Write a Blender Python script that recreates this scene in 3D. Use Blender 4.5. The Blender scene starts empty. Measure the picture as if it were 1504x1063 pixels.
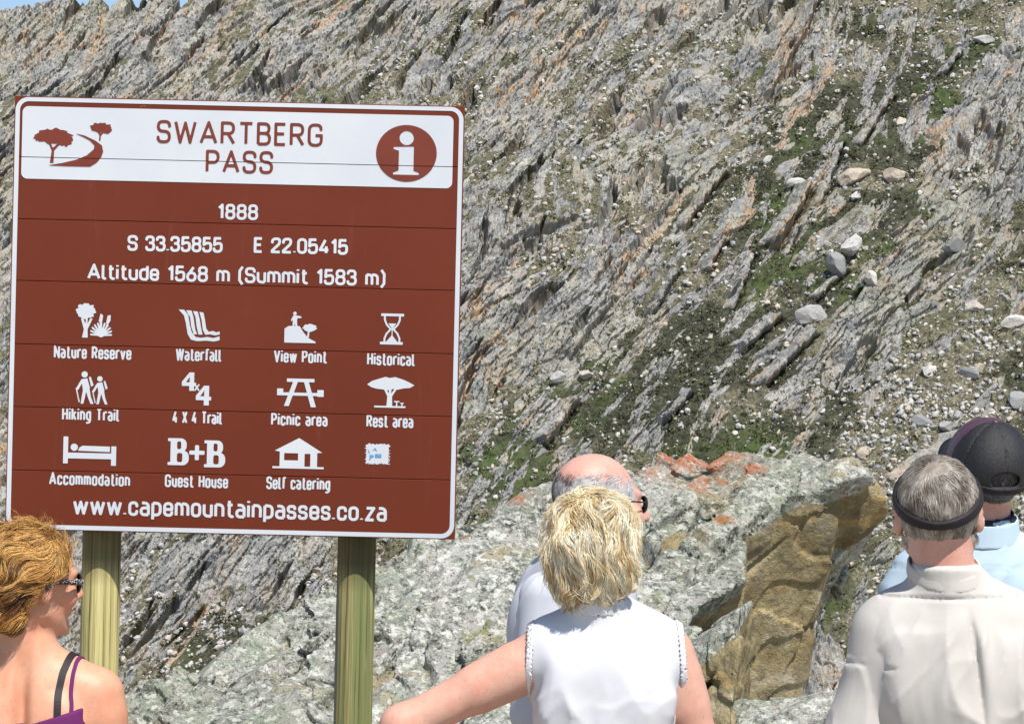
import bpy, math, random
import numpy as np
from math import radians as RAD, sin, cos, tan, pi
from mathutils import Matrix, Vector

# ------------------------------------------------------------------ camera, light, exposure
SC = bpy.context.scene
COL = SC.collection
F = 3600.0                     # focal length in pixels of the 1504 px wide photograph
ZC = 1.92                      # eye height of the photographer
cam = bpy.data.objects.new("camera", bpy.data.cameras.new("camera"))
COL.objects.link(cam)
cam.location = (0, 0, ZC)
cam.rotation_euler = (RAD(90), 0, 0)
cam.data.sensor_width = 36.0
cam.data.lens = F * 36.0 / 1504.0
cam.data.clip_start = 0.1
cam.data.clip_end = 5000.0
SC.camera = cam
SC.render.resolution_x, SC.render.resolution_y = 1024, 723

SUN_AZ, SUN_EL = RAD(28), RAD(58)        # sun behind the photographer, a little to the right
SUN_DIR = Vector((sin(SUN_AZ) * cos(SUN_EL), -cos(SUN_AZ) * cos(SUN_EL), sin(SUN_EL)))
world = bpy.data.worlds.new("World")
SC.world = world
world.use_nodes = True
_nt = world.node_tree
_bg = _nt.nodes["Background"]
_sky = _nt.nodes.new("ShaderNodeTexSky")
_sky.sky_type = 'NISHITA'
_sky.sun_disc = False
_sky.sun_elevation = SUN_EL
_sky.sun_rotation = math.atan2(SUN_DIR.x, SUN_DIR.y)
_sky.altitude = 1500
_nt.links.new(_sky.outputs[0], _bg.inputs[0])
_bg.inputs[1].default_value = 0.11
sun = bpy.data.objects.new("sun", bpy.data.lights.new("sun", 'SUN'))
COL.objects.link(sun)
sun.data.energy = 4.6
sun.data.angle = RAD(0.53)
sun.data.color = (1.0, 0.955, 0.89)
sun.rotation_euler = SUN_DIR.to_track_quat('Z', 'Y').to_euler()
SC.view_settings.view_transform = 'Standard'
SC.view_settings.look = 'None'
SC.view_settings.gamma = 1.0
SC.view_settings.exposure = 0.36
SC.cycles.max_bounces = 6
SC.cycles.diffuse_bounces = 3
SC.cycles.transparent_max_bounces = 4

# ------------------------------------------------------------------ noise
_rs = np.random.RandomState(7)
_G3 = _rs.normal(size=(1024, 3)); _G3 /= np.linalg.norm(_G3, axis=1)[:, None]
_G3 = _G3.astype(np.float32)

def _hash(x, y, z, seed):
    h = (x.astype(np.uint32) * np.uint32(374761393) + y.astype(np.uint32) * np.uint32(668265263)
         + z.astype(np.uint32) * np.uint32(2147483647) + np.uint32(seed * 974634541 % 4294967296))
    h = (h ^ (h >> np.uint32(13))) * np.uint32(1274126177)
    h = (h ^ (h >> np.uint32(16))) * np.uint32(2246822519)
    return h ^ (h >> np.uint32(15))

def rnd(ix, iy, iz=None, seed=0):
    iz = np.zeros_like(ix) if iz is None else iz
    return (_hash(ix.astype(np.int64), iy.astype(np.int64), iz.astype(np.int64), seed) & np.uint32(0xFFFFFF)).astype(np.float32) / 16777215.0

def pn2(x, y, seed=0):
    ix = np.floor(x); iy = np.floor(y)
    fx = (x - ix).astype(np.float32); fy = (y - iy).astype(np.float32)
    ix = ix.astype(np.int64); iy = iy.astype(np.int64)
    u = fx * fx * fx * (fx * (fx * 6 - 15) + 10); v = fy * fy * fy * (fy * (fy * 6 - 15) + 10)
    z = np.zeros_like(ix)
    def g(a, b):
        k = _hash(ix + a, iy + b, z, seed) & np.uint32(1023)
        gg = _G3[k]
        return gg[..., 0] * (fx - a) + gg[..., 1] * (fy - b)
    return ((g(0, 0) * (1 - u) + g(1, 0) * u) * (1 - v) + (g(0, 1) * (1 - u) + g(1, 1) * u) * v) * 1.8

def pn3(p, seed=0):
    i = np.floor(p); f = (p - i).astype(np.float32); i = i.astype(np.int64)
    w = f * f * f * (f * (f * 6 - 15) + 10)
    r = 0
    for a in (0, 1):
        wa = w[:, 0] if a else 1 - w[:, 0]
        for b in (0, 1):
            wb = wa * (w[:, 1] if b else 1 - w[:, 1])
            for c in (0, 1):
                g = _G3[_hash(i[:, 0] + a, i[:, 1] + b, i[:, 2] + c, seed) & np.uint32(1023)]
                r = r + wb * (w[:, 2] if c else 1 - w[:, 2]) * (g[:, 0] * (f[:, 0] - a) + g[:, 1] * (f[:, 1] - b) + g[:, 2] * (f[:, 2] - c))
    return r * 1.5

def fb2(x, y, o=4, seed=0, g=0.5):
    r = 0; a = 1.0
    for k in range(o):
        r = r + a * pn2(x * 2 ** k + 17.3 * k, y * 2 ** k - 9.1 * k, seed + k); a *= g
    return r

def fb3(p, o=4, seed=0, g=0.5):
    r = 0; a = 1.0
    for k in range(o):
        r = r + a * pn3(p * 2 ** k + 11.7 * k, seed + k); a *= g
    return r

def sst(a, b, x):
    t = np.clip((x - a) / (b - a), 0, 1)
    return t * t * (3 - 2 * t)

def cells2(x, y, seed=0):
    """nearest feature point of a jittered grid: (distance to it, second distance, dx, dy, random id)"""
    ix = np.floor(x).astype(np.int64); iy = np.floor(y).astype(np.int64)
    d1 = np.full(x.shape, 9.0, np.float32); d2 = d1.copy(); bx = np.zeros_like(d1); by = np.zeros_like(d1); rid = np.zeros_like(d1)
    for a in (-1, 0, 1):
        for b in (-1, 0, 1):
            cx = ix + a; cy = iy + b
            px = cx + 0.1 + 0.8 * rnd(cx, cy, seed=seed); py = cy + 0.1 + 0.8 * rnd(cx, cy, seed=seed + 1)
            dx = (x - px).astype(np.float32); dy = (y - py).astype(np.float32)
            d = np.sqrt(dx * dx + dy * dy)
            m = d < d1
            d2 = np.where(m, d1, np.minimum(d2, d))
            bx = np.where(m, dx, bx); by = np.where(m, dy, by)
            rid = np.where(m, rnd(cx, cy, seed=seed + 2), rid)
            d1 = np.where(m, d, d1)
    return d1, d2, bx, by, rid

# ------------------------------------------------------------------ object helpers
def tag(o, label=None, cat=None, group=None, kind=None):
    if label: o['label'] = label
    if cat: o['category'] = cat
    if group: o['group'] = group
    if kind: o['kind'] = kind
    return o

def link(o, parent=None):
    COL.objects.link(o)
    if parent is not None: o.parent = parent
    return o

def empty(name, loc=(0, 0, 0), rot=(0, 0, 0)):
    o = bpy.data.objects.new(name, None)
    o.location = loc; o.rotation_euler = rot; o.empty_display_size = 0.2
    return link(o)

def mesh_np(name, verts, faces, mats, parent=None, smooth=False, attrs=None, link_it=True, matidx=None):
    """faces: (n,3) or (n,4) int array, or a list of such arrays"""
    me = bpy.data.meshes.new(name)
    verts = np.ascontiguousarray(verts, dtype=np.float32)
    fl = faces if isinstance(faces, list) else [faces]
    fl = [np.asarray(f, dtype=np.int32) for f in fl if len(f)]
    tot = np.concatenate([np.full(len(f), f.shape[1], np.int32) for f in fl])
    idx = np.concatenate([f.reshape(-1) for f in fl])
    me.vertices.add(len(verts)); me.vertices.foreach_set('co', verts.reshape(-1))
    me.loops.add(len(idx)); me.loops.foreach_set('vertex_index', idx)
    me.polygons.add(len(tot))
    st = np.zeros(len(tot), np.int32); st[1:] = np.cumsum(tot)[:-1]
    me.polygons.foreach_set('loop_start', st)
    me.polygons.foreach_set('use_smooth', np.full(len(tot), bool(smooth)))
    for m in (mats if isinstance(mats, (list, tuple)) else [mats]): me.materials.append(m)
    if matidx is not None: me.polygons.foreach_set('material_index', np.asarray(matidx, np.int32))
    me.update(calc_edges=True)
    if attrs:
        for k, v in attrs.items():
            a = me.attributes.new(k, 'FLOAT', 'POINT')
            a.data.foreach_set('value', np.ascontiguousarray(v, dtype=np.float32))
    me.validate()
    if not link_it: return me
    return link(bpy.data.objects.new(name, me), parent)

# ------------------------------------------------------------------ materials
class NT:
    """small helper round a node tree"""
    def __init__(s, name, rough=0.8, spec=0.3):
        s.m = bpy.data.materials.new(name); s.m.use_nodes = True
        s.t = s.m.node_tree; s.b = s.t.nodes['Principled BSDF']
        s.b.inputs['Roughness'].default_value = rough
        s.b.inputs['Specular IOR Level'].default_value = spec
        s._co = None
    def n(s, typ, **kw):
        nd = s.t.nodes.new(typ)
        for k, v in kw.items():
            if k[0] == '_': setattr(nd, k[1:], v)
        return nd
    def set(s, sock, v):
        if v is None: return
        if hasattr(v, 'is_output'): s.t.links.new(v, sock)
        elif isinstance(v, (tuple, list)) and len(v) == 3 and len(sock.default_value) == 4: sock.default_value = (*v, 1)
        else: sock.default_value = v
    def co(s):
        if s._co is None: s._co = s.n('ShaderNodeTexCoord').outputs['Object']
        return s._co
    def map(s, scale=(1, 1, 1), rot=(0, 0, 0), vec=None):
        nd = s.n('ShaderNodeMapping'); s.set(nd.inputs['Vector'], vec or s.co())
        nd.inputs['Scale'].default_value = scale; nd.inputs['Rotation'].default_value = rot
        return nd.outputs[0]
    def noise(s, scale, detail=4, rough=0.55, vec=None, dist=0.0):
        nd = s.n('ShaderNodeTexNoise'); s.set(nd.inputs['Vector'], vec or s.co())
        nd.inputs['Scale'].default_value = scale; nd.inputs['Detail'].default_value = detail
        nd.inputs['Roughness'].default_value = rough; nd.inputs['Distortion'].default_value = dist
        return nd.outputs['Fac']
    def vor(s, scale, vec=None, feat='F1', out='Distance'):
        nd = s.n('ShaderNodeTexVoronoi', _feature=feat); s.set(nd.inputs['Vector'], vec or s.co())
        nd.inputs['Scale'].default_value = scale
        return nd.outputs[out]
    def ramp(s, fac, *stops):
        nd = s.n('ShaderNodeValToRGB'); s.set(nd.inputs[0], fac)
        cr = nd.color_ramp
        while len(cr.elements) < len(stops): cr.elements.new(0.5)
        for e, (p, c) in zip(cr.elements, stops):
            e.position = p; e.color = (*c, 1) if isinstance(c, (tuple, list)) else (c, c, c, 1)
        return nd.outputs[0]
    def rng(s, v, a, b, c=0.0, d=1.0):
        nd = s.n('ShaderNodeMapRange', _clamp=True)
        s.set(nd.inputs[0], v)
        for i, q in enumerate((a, b, c, d)): nd.inputs[i + 1].default_value = q
        return nd.outputs[0]
    def math(s, op, a, b=0.0, clamp=False):
        nd = s.n('ShaderNodeMath', _operation=op); nd.use_clamp = clamp
        s.set(nd.inputs[0], a); s.set(nd.inputs[1], b)
        return nd.outputs[0]
    def mix(s, fac, a, b, mode='MIX'):
        nd = s.n('ShaderNodeMix', _data_type='RGBA', _blend_type=mode)
        s.set(nd.inputs[0], fac); s.set(nd.inputs[6], a); s.set(nd.inputs[7], b)
        return nd.outputs[2]
    def attr(s, name):
        nd = s.n('ShaderNodeAttribute'); nd.attribute_name = name
        return nd.outputs['Fac']
    def base(s, c): s.set(s.b.inputs['Base Color'], c)
    def bump(s, h, strength=0.3, dist=0.01):
        nd = s.n('ShaderNodeBump'); s.set(nd.inputs['Height'], h)
        nd.inputs['Strength'].default_value = strength; nd.inputs['Distance'].default_value = dist
        s.t.links.new(nd.outputs[0], s.b.inputs['Normal'])
    def sep(s, vec=None):
        nd = s.n('ShaderNodeSeparateXYZ'); s.set(nd.inputs[0], vec or s.co())
        return nd.outputs

def plain(name, col, rough=0.7, spec=0.3, var=0.12, scale=30.0, bump=0.0, bscale=200.0, bdist=0.002):
    m = NT(name, rough, spec)
    f = m.rng(m.noise(scale, 5), 0.3, 0.7)
    m.base(m.mix(f, tuple(c * (1 - var) for c in col), tuple(min(1, c * (1 + var)) for c in col)))
    if bump: m.bump(m.noise(bscale, 4), bump, bdist)
    return m.m

# ------------------------------------------------------------------ signed distance tools
def sdf_mesh(f, lo, hi, h, newton=1, margin=1.6, blk=10):
    """surface net over the zero set of f (negative inside)"""
    lo = np.array(lo, np.float64); hi = np.array(hi, np.float64)
    nb = np.ceil((hi - lo) / (h * blk)).astype(int)
    n = nb * blk
    c = [lo[k] + (np.arange(nb[k]) + 0.5) * blk * h for k in range(3)]
    P = np.stack(np.meshgrid(*c, indexing='ij'), -1).reshape(-1, 3)
    d = _ev(f, P).reshape(nb)
    D = np.repeat(np.repeat(np.repeat(d, blk, 0), blk, 1), blk, 2).astype(np.float32)
    keep = np.argwhere(np.abs(d) < blk * h * 0.87 * margin)
    off = np.stack(np.meshgrid(*[np.arange(blk)] * 3, indexing='ij'), -1).reshape(-1, 3)
    I = (keep[:, None, :] * blk + off[None]).reshape(-1, 3)
    D[I[:, 0], I[:, 1], I[:, 2]] = _ev(f, lo + I * h)
    S = D < 0
    cs = [S[a:n[0] - 1 + a, b:n[1] - 1 + b, e:n[2] - 1 + e] for a in (0, 1) for b in (0, 1) for e in (0, 1)]
    cnt = sum(x.astype(np.int8) for x in cs)
    act = np.argwhere((cnt > 0) & (cnt < 8))
    vid = np.full(n - 1, -1, np.int64); vid[act[:, 0], act[:, 1], act[:, 2]] = np.arange(len(act))
    acc = np.zeros((len(act), 3)); w = np.zeros(len(act))
    for ax in range(3):
        o = [k for k in range(3) if k != ax]
        for a in (0, 1):
            for b in (0, 1):
                q0 = act.copy(); q0[:, o[0]] += a; q0[:, o[1]] += b
                q1 = q0.copy(); q1[:, ax] += 1
                d0 = D[q0[:, 0], q0[:, 1], q0[:, 2]]; d1 = D[q1[:, 0], q1[:, 1], q1[:, 2]]
                m = (d0 < 0) != (d1 < 0)
                t = np.where(m, d0 / np.where(m, d0 - d1, 1), 0)
                p = q0.astype(np.float64); p[:, ax] += t
                acc += p * m[:, None]; w += m
    V = lo + acc / w[:, None] * h
    quads = []
    for ax in range(3):
        o = [(ax + 1) % 3, (ax + 2) % 3]
        A = [slice(1, n[k] - 1) for k in range(3)]; A[ax] = slice(0, n[ax] - 1); B = list(A); B[ax] = slice(1, n[ax])
        s0 = S[tuple(A)]; s1 = S[tuple(B)]
        q = np.argwhere(s0 != s1)
        st = np.array([1, 1, 1]); st[ax] = 0
        fl = s0[q[:, 0], q[:, 1], q[:, 2]]
        q = q + st
        ids = []
        for a, b in ((1, 1), (0, 1), (0, 0), (1, 0)):
            e = q.copy(); e[:, o[0]] -= a; e[:, o[1]] -= b
            ids.append(vid[e[:, 0], e[:, 1], e[:, 2]])
        Q = np.stack(ids, 1)
        Q[~fl] = Q[~fl][:, ::-1]
        quads.append(Q)
    Q = np.concatenate(quads)
    for _ in range(newton):
        g, d0 = grad(f, V)
        gg = (g * g).sum(1)
        stp = np.clip(d0 / np.maximum(gg, 0.05), -h, h)
        V = V - g * stp[:, None]
    return V, Q

def _ev(f, P, ch=300000):
    return np.concatenate([np.asarray(f(P[i:i + ch]), np.float32) for i in range(0, len(P), ch)])

def grad(f, P, e=0.002):
    d0 = _ev(f, P)
    g = np.zeros_like(P)
    for k in range(3):
        q = P.copy(); q[:, k] += e
        g[:, k] = (_ev(f, q) - d0) / e
    return g, d0

def smin(a, b, k):
    h = np.clip(0.5 + 0.5 * (b - a) / k, 0, 1)
    return b + (a - b) * h - k * h * (1 - h)

def smax(a, b, k): return -smin(-a, -b, k)

def ell(p, c, r, R=None):
    q = p - np.array(c)
    if R is not None: q = q @ R
    r = np.array(r)
    k0 = np.sqrt(((q / r) ** 2).sum(1)); k1 = np.sqrt(((q / (r * r)) ** 2).sum(1))
    return k0 * (k0 - 1.0) / np.maximum(k1, 1e-6)

def cap(p, a, b, ra, rb=None):
    rb = ra if rb is None else rb
    a = np.array(a, float); b = np.array(b, float); ab = b - a
    t = np.clip(((p - a) @ ab) / max(ab @ ab, 1e-9), 0, 1)
    q = p - a - t[:, None] * ab
    return np.sqrt((q * q).sum(1)) - (ra + (rb - ra) * t)

def half(p, n, o):
    n = np.array(n, float); n /= np.linalg.norm(n)
    return (p - np.array(o, float)) @ n

def at(px, py, Y):
    """the point at depth Y seen at a pixel of the 1504 x 1063 photograph"""
    return np.array(((px - 752) / F * Y, Y, ZC - (py - 531.5) / F * Y))
# ------------------------------------------------------------------ ground
def gravel_mat():
    m = NT("gravel", 0.9, 0.2)
    f = m.noise(3.0, 6); v = m.vor(38.0, out='Color'); g = m.rng(m.sep(v)[0], 0, 1)
    c = m.mix(f, (0.20, 0.16, 0.11), (0.34, 0.29, 0.22))
    c = m.mix(m.math('MULTIPLY', g, 0.6), c, (0.42, 0.39, 0.34))
    m.base(c); m.bump(m.vor(38.0), 0.6, 0.02)
    return m.m

def build_ground():
    xs = np.concatenate([np.linspace(-900, -40, 16), np.linspace(-36, 36, 121), np.linspace(40, 900, 16)])
    ys = np.concatenate([np.linspace(-400, -14, 10), np.linspace(-12, 16, 101), np.linspace(17, 70, 60), np.linspace(80, 1200, 20)])
    X, Y = np.meshgrid(xs, ys)
    drop = np.clip(Y - 11.6, 0, None)
    Z = -np.minimum(drop * 0.85 + 0.0, 27.0)
    Z = np.where(Z <= -26.9, -27 + 0 * Z, Z)
    Z += fb2(X / 2.3, Y / 2.3, 4, 31) * (0.035 + np.clip(drop, 0, 8) * 0.05) * (np.abs(Y) < 80)
    Z = np.where(drop <= 0, np.clip(Z, -0.05, 0.02), Z)
    ny, nx = X.shape
    i = (np.arange(ny - 1)[:, None] * nx + np.arange(nx - 1)[None]).reshape(-1)
    q = np.stack([i, i + 1, i + nx + 1, i + nx], 1)
    o = mesh_np("ground", np.stack([X, Y, Z], -1).reshape(-1, 3), q, gravel_mat(), smooth=True)
    tag(o, kind='structure')

# ------------------------------------------------------------------ mountain across the valley
PHI, SLOPE, CC = RAD(18), RAD(42), 100.0
TS = tan(SLOPE)
NRM = np.array((-sin(PHI) * sin(SLOPE), -cos(PHI) * sin(SLOPE), cos(SLOPE)))
SV = np.array((cos(PHI), -sin(PHI), 0.0))                            # along the contour, to the right
TV = np.array((sin(PHI) * cos(SLOPE), cos(PHI) * cos(SLOPE), sin(SLOPE)))  # up the slope
BA, BB = 0.20, 0.98                                                  # direction of the beds in (SV, TV)
DV = BB * SV - BA * TV
ORG = np.array((sin(PHI) * CC, cos(PHI) * CC, ZC))

def on_slope(px, py):
    """slope coordinates (s, t) of the point of the bare slope seen at a photo pixel"""
    a = (px - 752) / F; e = -(py - 531.5) / F
    d = np.array((a, 1.0, e))
    k = ((ORG - np.array((0, 0, ZC))) @ NRM) / (d @ NRM)
    q = d * k + np.array((0, 0, ZC)) - ORG
    return q @ SV, q @ TV

def crest(s):
    return np.where(s < CR_S, CR_T, CR_T + (s - CR_S) * 2.5) + fb2(s / 4.0, s * 0 + 3.3, 4, 91) * 0.55 + 0.1 + 1.1 * sst(CR_L + 1.0, CR_L - 5.0, s)

CR_S, CR_T = on_slope(300, 3)
CR_L = on_slope(70, 12)[0]

def terrain(s, t):
    """height off the bare slope, and the masks, at slope coordinates"""
    wob = fb2(s / 14, t / 18, 3, 5) * 1.8
    d = BB * s - BA * t + wob; l = BA * s + BB * t
    big = fb2(s / 22, t / 30, 3, 11)
    # where bedrock shows: everything above a slanting line, plus islands to the right
    dl = d - wob - D_EDGE(l)
    main = sst(2.5, -2.5, dl + fb2(s / 5, t / 8, 4, 21) * 3.6)
    right = RIGHT_ROCK(s, t); scree = SCREE(s, t)
    grit = np.clip(sst(-0.10, 0.26, fb2(d / 3.6, l / 8, 4, 71)) * 0.95 + GRIT(s, t) * 0.8, 0, 1)                 # gritty runs between the ribs
    dens = np.clip(main * (1.0 - 0.74 * grit) + right * 0.72, 0, 1)
    isl = sst(0.05, 0.5, fb2(d / 1.1, l / 3.6, 4, 75) + 0.02) * (1 - 0.8 * scree)
    dens = np.maximum(dens, isl * 0.85)
    h = big * 1.0
    rk = np.zeros_like(h); orange = np.zeros_like(h); edge = np.zeros_like(h)
    # bedrock broken into leaning blocks at four sizes; each block stands or is missing
    for cd, cl, amp, sd, pk in ((1.05, 3.6, 0.25, 200, 0.55), (0.45, 1.5, 0.15, 210, 0.8), (0.22, 0.66, 0.095, 220, 0.92), (0.11, 0.28, 0.05, 230, 1.0)):
        jx = 0.55 * fb2(d / (cd * 1.1), l / (cl * 1.0), 3, sd + 3)
        d1, d2, bx, by, rid = cells2(d / cd + jx, l / cl + 0.3 * jx, sd)
        e = d2 - d1
        here = sst(dens * pk + 0.03, dens * pk - 0.03, rid) if sd < 225 else (dens > 0.3) * 1.0
        r2 = np.modf(rid * 57.31)[0]
        lift = (0.25 + 0.75 * r2) * np.clip(0.55 + bx * 0.9, 0.08, 1.2)
        body = sst(0.0, 0.10, e) * here
        h = h + amp * body * lift
        rk = np.maximum(rk, body * (1.0 if sd < 225 else 0.0))
        if sd < 215:
            orange = np.maximum(orange, here * sst(0.32, 0.55, bx + 0.12 * r2) * (np.modf(rid * 131.7)[0] > 0.55))
            edge = np.maximum(edge, sst(0.10, 0.0, e) * np.maximum(here, main * 0.6))
    # slabs and undercut ledges that can be pointed at in the photograph
    for (a, b, wd, hh) in SLABS:
        u, w = along(s, t, a, b)
        k = np.where((np.abs(w) < wd * 1.6 + .6) & (u > -.15) & (u < 1.15))
        if not len(k[0]): continue
        S, T, u, w = s[k], t[k], u[k], w[k]
        w = w + 0.10 * fb2(S / .5, T / .5, 3, 301) + 0.25 * wd * fb2(S / 1.6, T / 1.6, 2, 303); uu = u + 0.05 * fb2(S / .6, T / .6, 2, 305)
        m = sst(wd, wd * .86, np.abs(w)) * sst(0.0, 0.05, uu) * sst(1.0, 0.95, uu)
        cr = sst(0.0, 0.10, np.abs(np.sin(uu * 9 + 2.0 * w))) * .25 + .75
        rim = sst(0.0, 0.05, uu) * sst(1.0, .95, uu) * np.exp(-((w - wd * 1.12) / .13) ** 2)
        h[k] += m * hh * (0.75 + 0.5 * w / wd) * cr - rim * .38
        rk[k] = np.maximum(rk[k], m); orange[k] = np.maximum(orange[k], m * sst(wd * .45, wd * .9, w) * .9)
    for (a, b, wd) in LEDGES:
        u, w = along(s, t, a, b)
        k = np.where((np.abs(w) < wd * 4.0 + .6) & (u > -.2) & (u < 1.2))
        if not len(k[0]): continue
        S, T, u, w = s[k], t[k], u[k], w[k]
        w = w + 0.16 * fb2(S / .7, T / .7, 3, 311) + 0.10 * fb2(S / .2, T / .2, 2, 313)
        e = sst(-.08, .05, u) * sst(1.08, .95, u)
        h[k] += -e * .78 * wd * np.exp(-(w / (wd * .42)) ** 4) + e * .40 * wd * sst(-wd * 3.4, -wd * .5, w) * sst(-wd * .25, -wd * .5, w)
        o = e * np.exp(-((w - wd * .95) / (wd * .5)) ** 2); orange[k] = np.maximum(orange[k], o); rk[k] = np.maximum(rk[k], o * .9 + e * np.exp(-(w / (wd * .8)) ** 2))
    fine = np.abs(fb2(d / 0.13, l / 0.9, 3, 150))                            # thin bedding seams
    h = h - fine * 0.075 * rk + main * big * 0.3
    slot = sst(0.40, 0.62, fb2(d / 1.0, l / 4.6, 4, 160)) * np.maximum(main, 0.7 * right)
    h = h - slot * 0.85 - edge * 0.10
    h = h + fb2(s / 0.55, t / 0.55, 4, 170) * 0.06 + (1 - rk) * np.abs(fb2(s / 1.3, t / 1.0, 3, 180)) * 0.20
    veg = (1 - rk) * VEG(s, t, d, l) * (1 - 0.50 * main)
    orange = np.clip(orange + rk * sst(0.30, 0.6, fb2(d / 1.3, l / 7.0, 4, 190)) * 0.7 + sst(0.05, 0.3, slot) * sst(0.7, 0.4, slot) * 0.8, 0, 1) * sst(-0.25, 0.25, fb2(d / 5, l / 9, 3, 195))
    return h, np.clip(rk, 0, 1), np.clip(veg, 0, 1), np.clip(orange, 0, 1), slot

# boundaries read off the photograph, in slope coordinates
_eb = [on_slope(*q) for q in ((1230, -60), (1190, 60), (1090, 210), (985, 330), (935, 430), (800, 590), (690, 700), (520, 830), (300, 930))]
_ebl = np.array([(BA * s + BB * t, BB * s - BA * t) for s, t in _eb])
_ebl = _ebl[np.argsort(_ebl[:, 0])]
def D_EDGE(l): return np.interp(l, _ebl[:, 0], _ebl[:, 1])
def _blob(pts, s, t):
    r = 0
    for px, py, rx, ry in pts:
        a, b = on_slope(px, py); a2, b2 = on_slope(px + rx, py); a3, b3 = on_slope(px, py - ry)
        rs = math.hypot(a2 - a, b2 - b); rt = math.hypot(a3 - a, b3 - b)
        r = np.maximum(r, np.exp(-(((s - a) / rs) ** 2 + ((t - b) / rt) ** 2) * 1.2))
    return r
def GRIT(s, t):
    return _blob(((930, 90, 150, 110), (1010, 200, 60, 110), (690, 130, 90, 70), (720, 260, 60, 70), (880, 250, 70, 60)), s, t)
def RIGHT_ROCK(s, t):
    return sst(0.35, 0.65, _blob(((1440, 270, 120, 100), (1330, 420, 90, 80), (1480, 120, 80, 90), (1260, 540, 60, 60)), s, t) + fb2(s / 4, t / 4, 3, 60) * 0.3)
def SCREE(s, t):
    return sst(0.3, 0.6, _blob(((1420, 640, 260, 190), (330, 960, 330, 130), (60, 900, 200, 120)), s, t) + fb2(s / 6, t / 6, 3, 61) * 0.2)
def along(s, t, a, b):
    a = np.array(a); b = np.array(b); v = b - a; L = math.hypot(*v); v = v / L
    return ((s - a[0]) * v[0] + (t - a[1]) * v[1]) / L, (s - a[0]) * v[1] - (t - a[1]) * v[0]
SLABS = [(on_slope(a, b), on_slope(c, d), w, h) for a, b, c, d, w, h in (
    (1118, 140, 1192, 0, .48, .42), (1124, 368, 1182, 272, .42, .75), (1078, 515, 1141, 462, .40, .40), (1112, 570, 1190, 486, .36, .45), (953, 458, 992, 388, .20, .45), (1033, 398, 1060, 350, .26, .45),
    (1070, 455, 1102, 370, .26, .35), (788, 650, 840, 580, .42, .50), (965, 625, 1010, 578, .26, .40), (1200, 300, 1236, 205, .20, .35), (1258, 210, 1310, 132, .22, .38), (1190, 440, 1240, 395, .22, .40),
    (830, 520, 900, 420, .34, .35), (995, 330, 1062, 245, .34, .50), (1150, 375, 1172, 330, .16, .35), (1380, 110, 1410, 70, .22, .40), (1240, 540, 1300, 440, .5, .25))]
LEDGES = [(on_slope(a, b), on_slope(c, d), w) for a, b, c, d, w in (
    (738, 368, 770, 346, .42), (770, 346, 812, 336, .50), (812, 336, 850, 312, .34), (848, 330, 884, 322, .30), (915, 372, 940, 345, .36), (940, 345, 975, 312, .44), (975, 312, 1004, 268, .34), (820, 512, 890, 442, .22), (890, 442, 918, 372, .24),
    (823, 70, 880, 4, .34), (850, 62, 905, 10, .22), (735, 130, 775, 96, .30), (742, 395, 765, 362, .26), (955, 300, 985, 262, .28), (690, 420, 705, 395, .30), (905, 130, 930, 112, .18), (730, 40, 760, 22, .22),
    (455, 118, 480, 88, .40), (310, 128, 345, 100, .28), (270, 90, 300, 60, .26), (560, 60, 590, 30, .24), (600, 130, 640, 108, .3), (220, 60, 250, 30, .28), (330, 50, 372, 24, .22), (1300, 560, 1312, 545, .2), (1340, 380, 1356, 350, .26), (1455, 300, 1500, 235, .24))]
def VEG(s, t, d, l):
    g = _blob(((1000, 560, 190, 75), (1090, 480, 90, 60), (850, 600, 130, 60), (1160, 240, 90, 110), (1330, 160, 130, 70), (1230, 330, 90, 70), (1000, 660, 160, 50), (420, 950, 160, 40), (760, 690, 130, 50)), s, t)
    return np.clip(0.40 + 0.95 * g - 0.10 * SCREE(s, t) + 0.9 * fb2(s / 4.0, t / 3.2, 4, 63), 0, 1)

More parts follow.
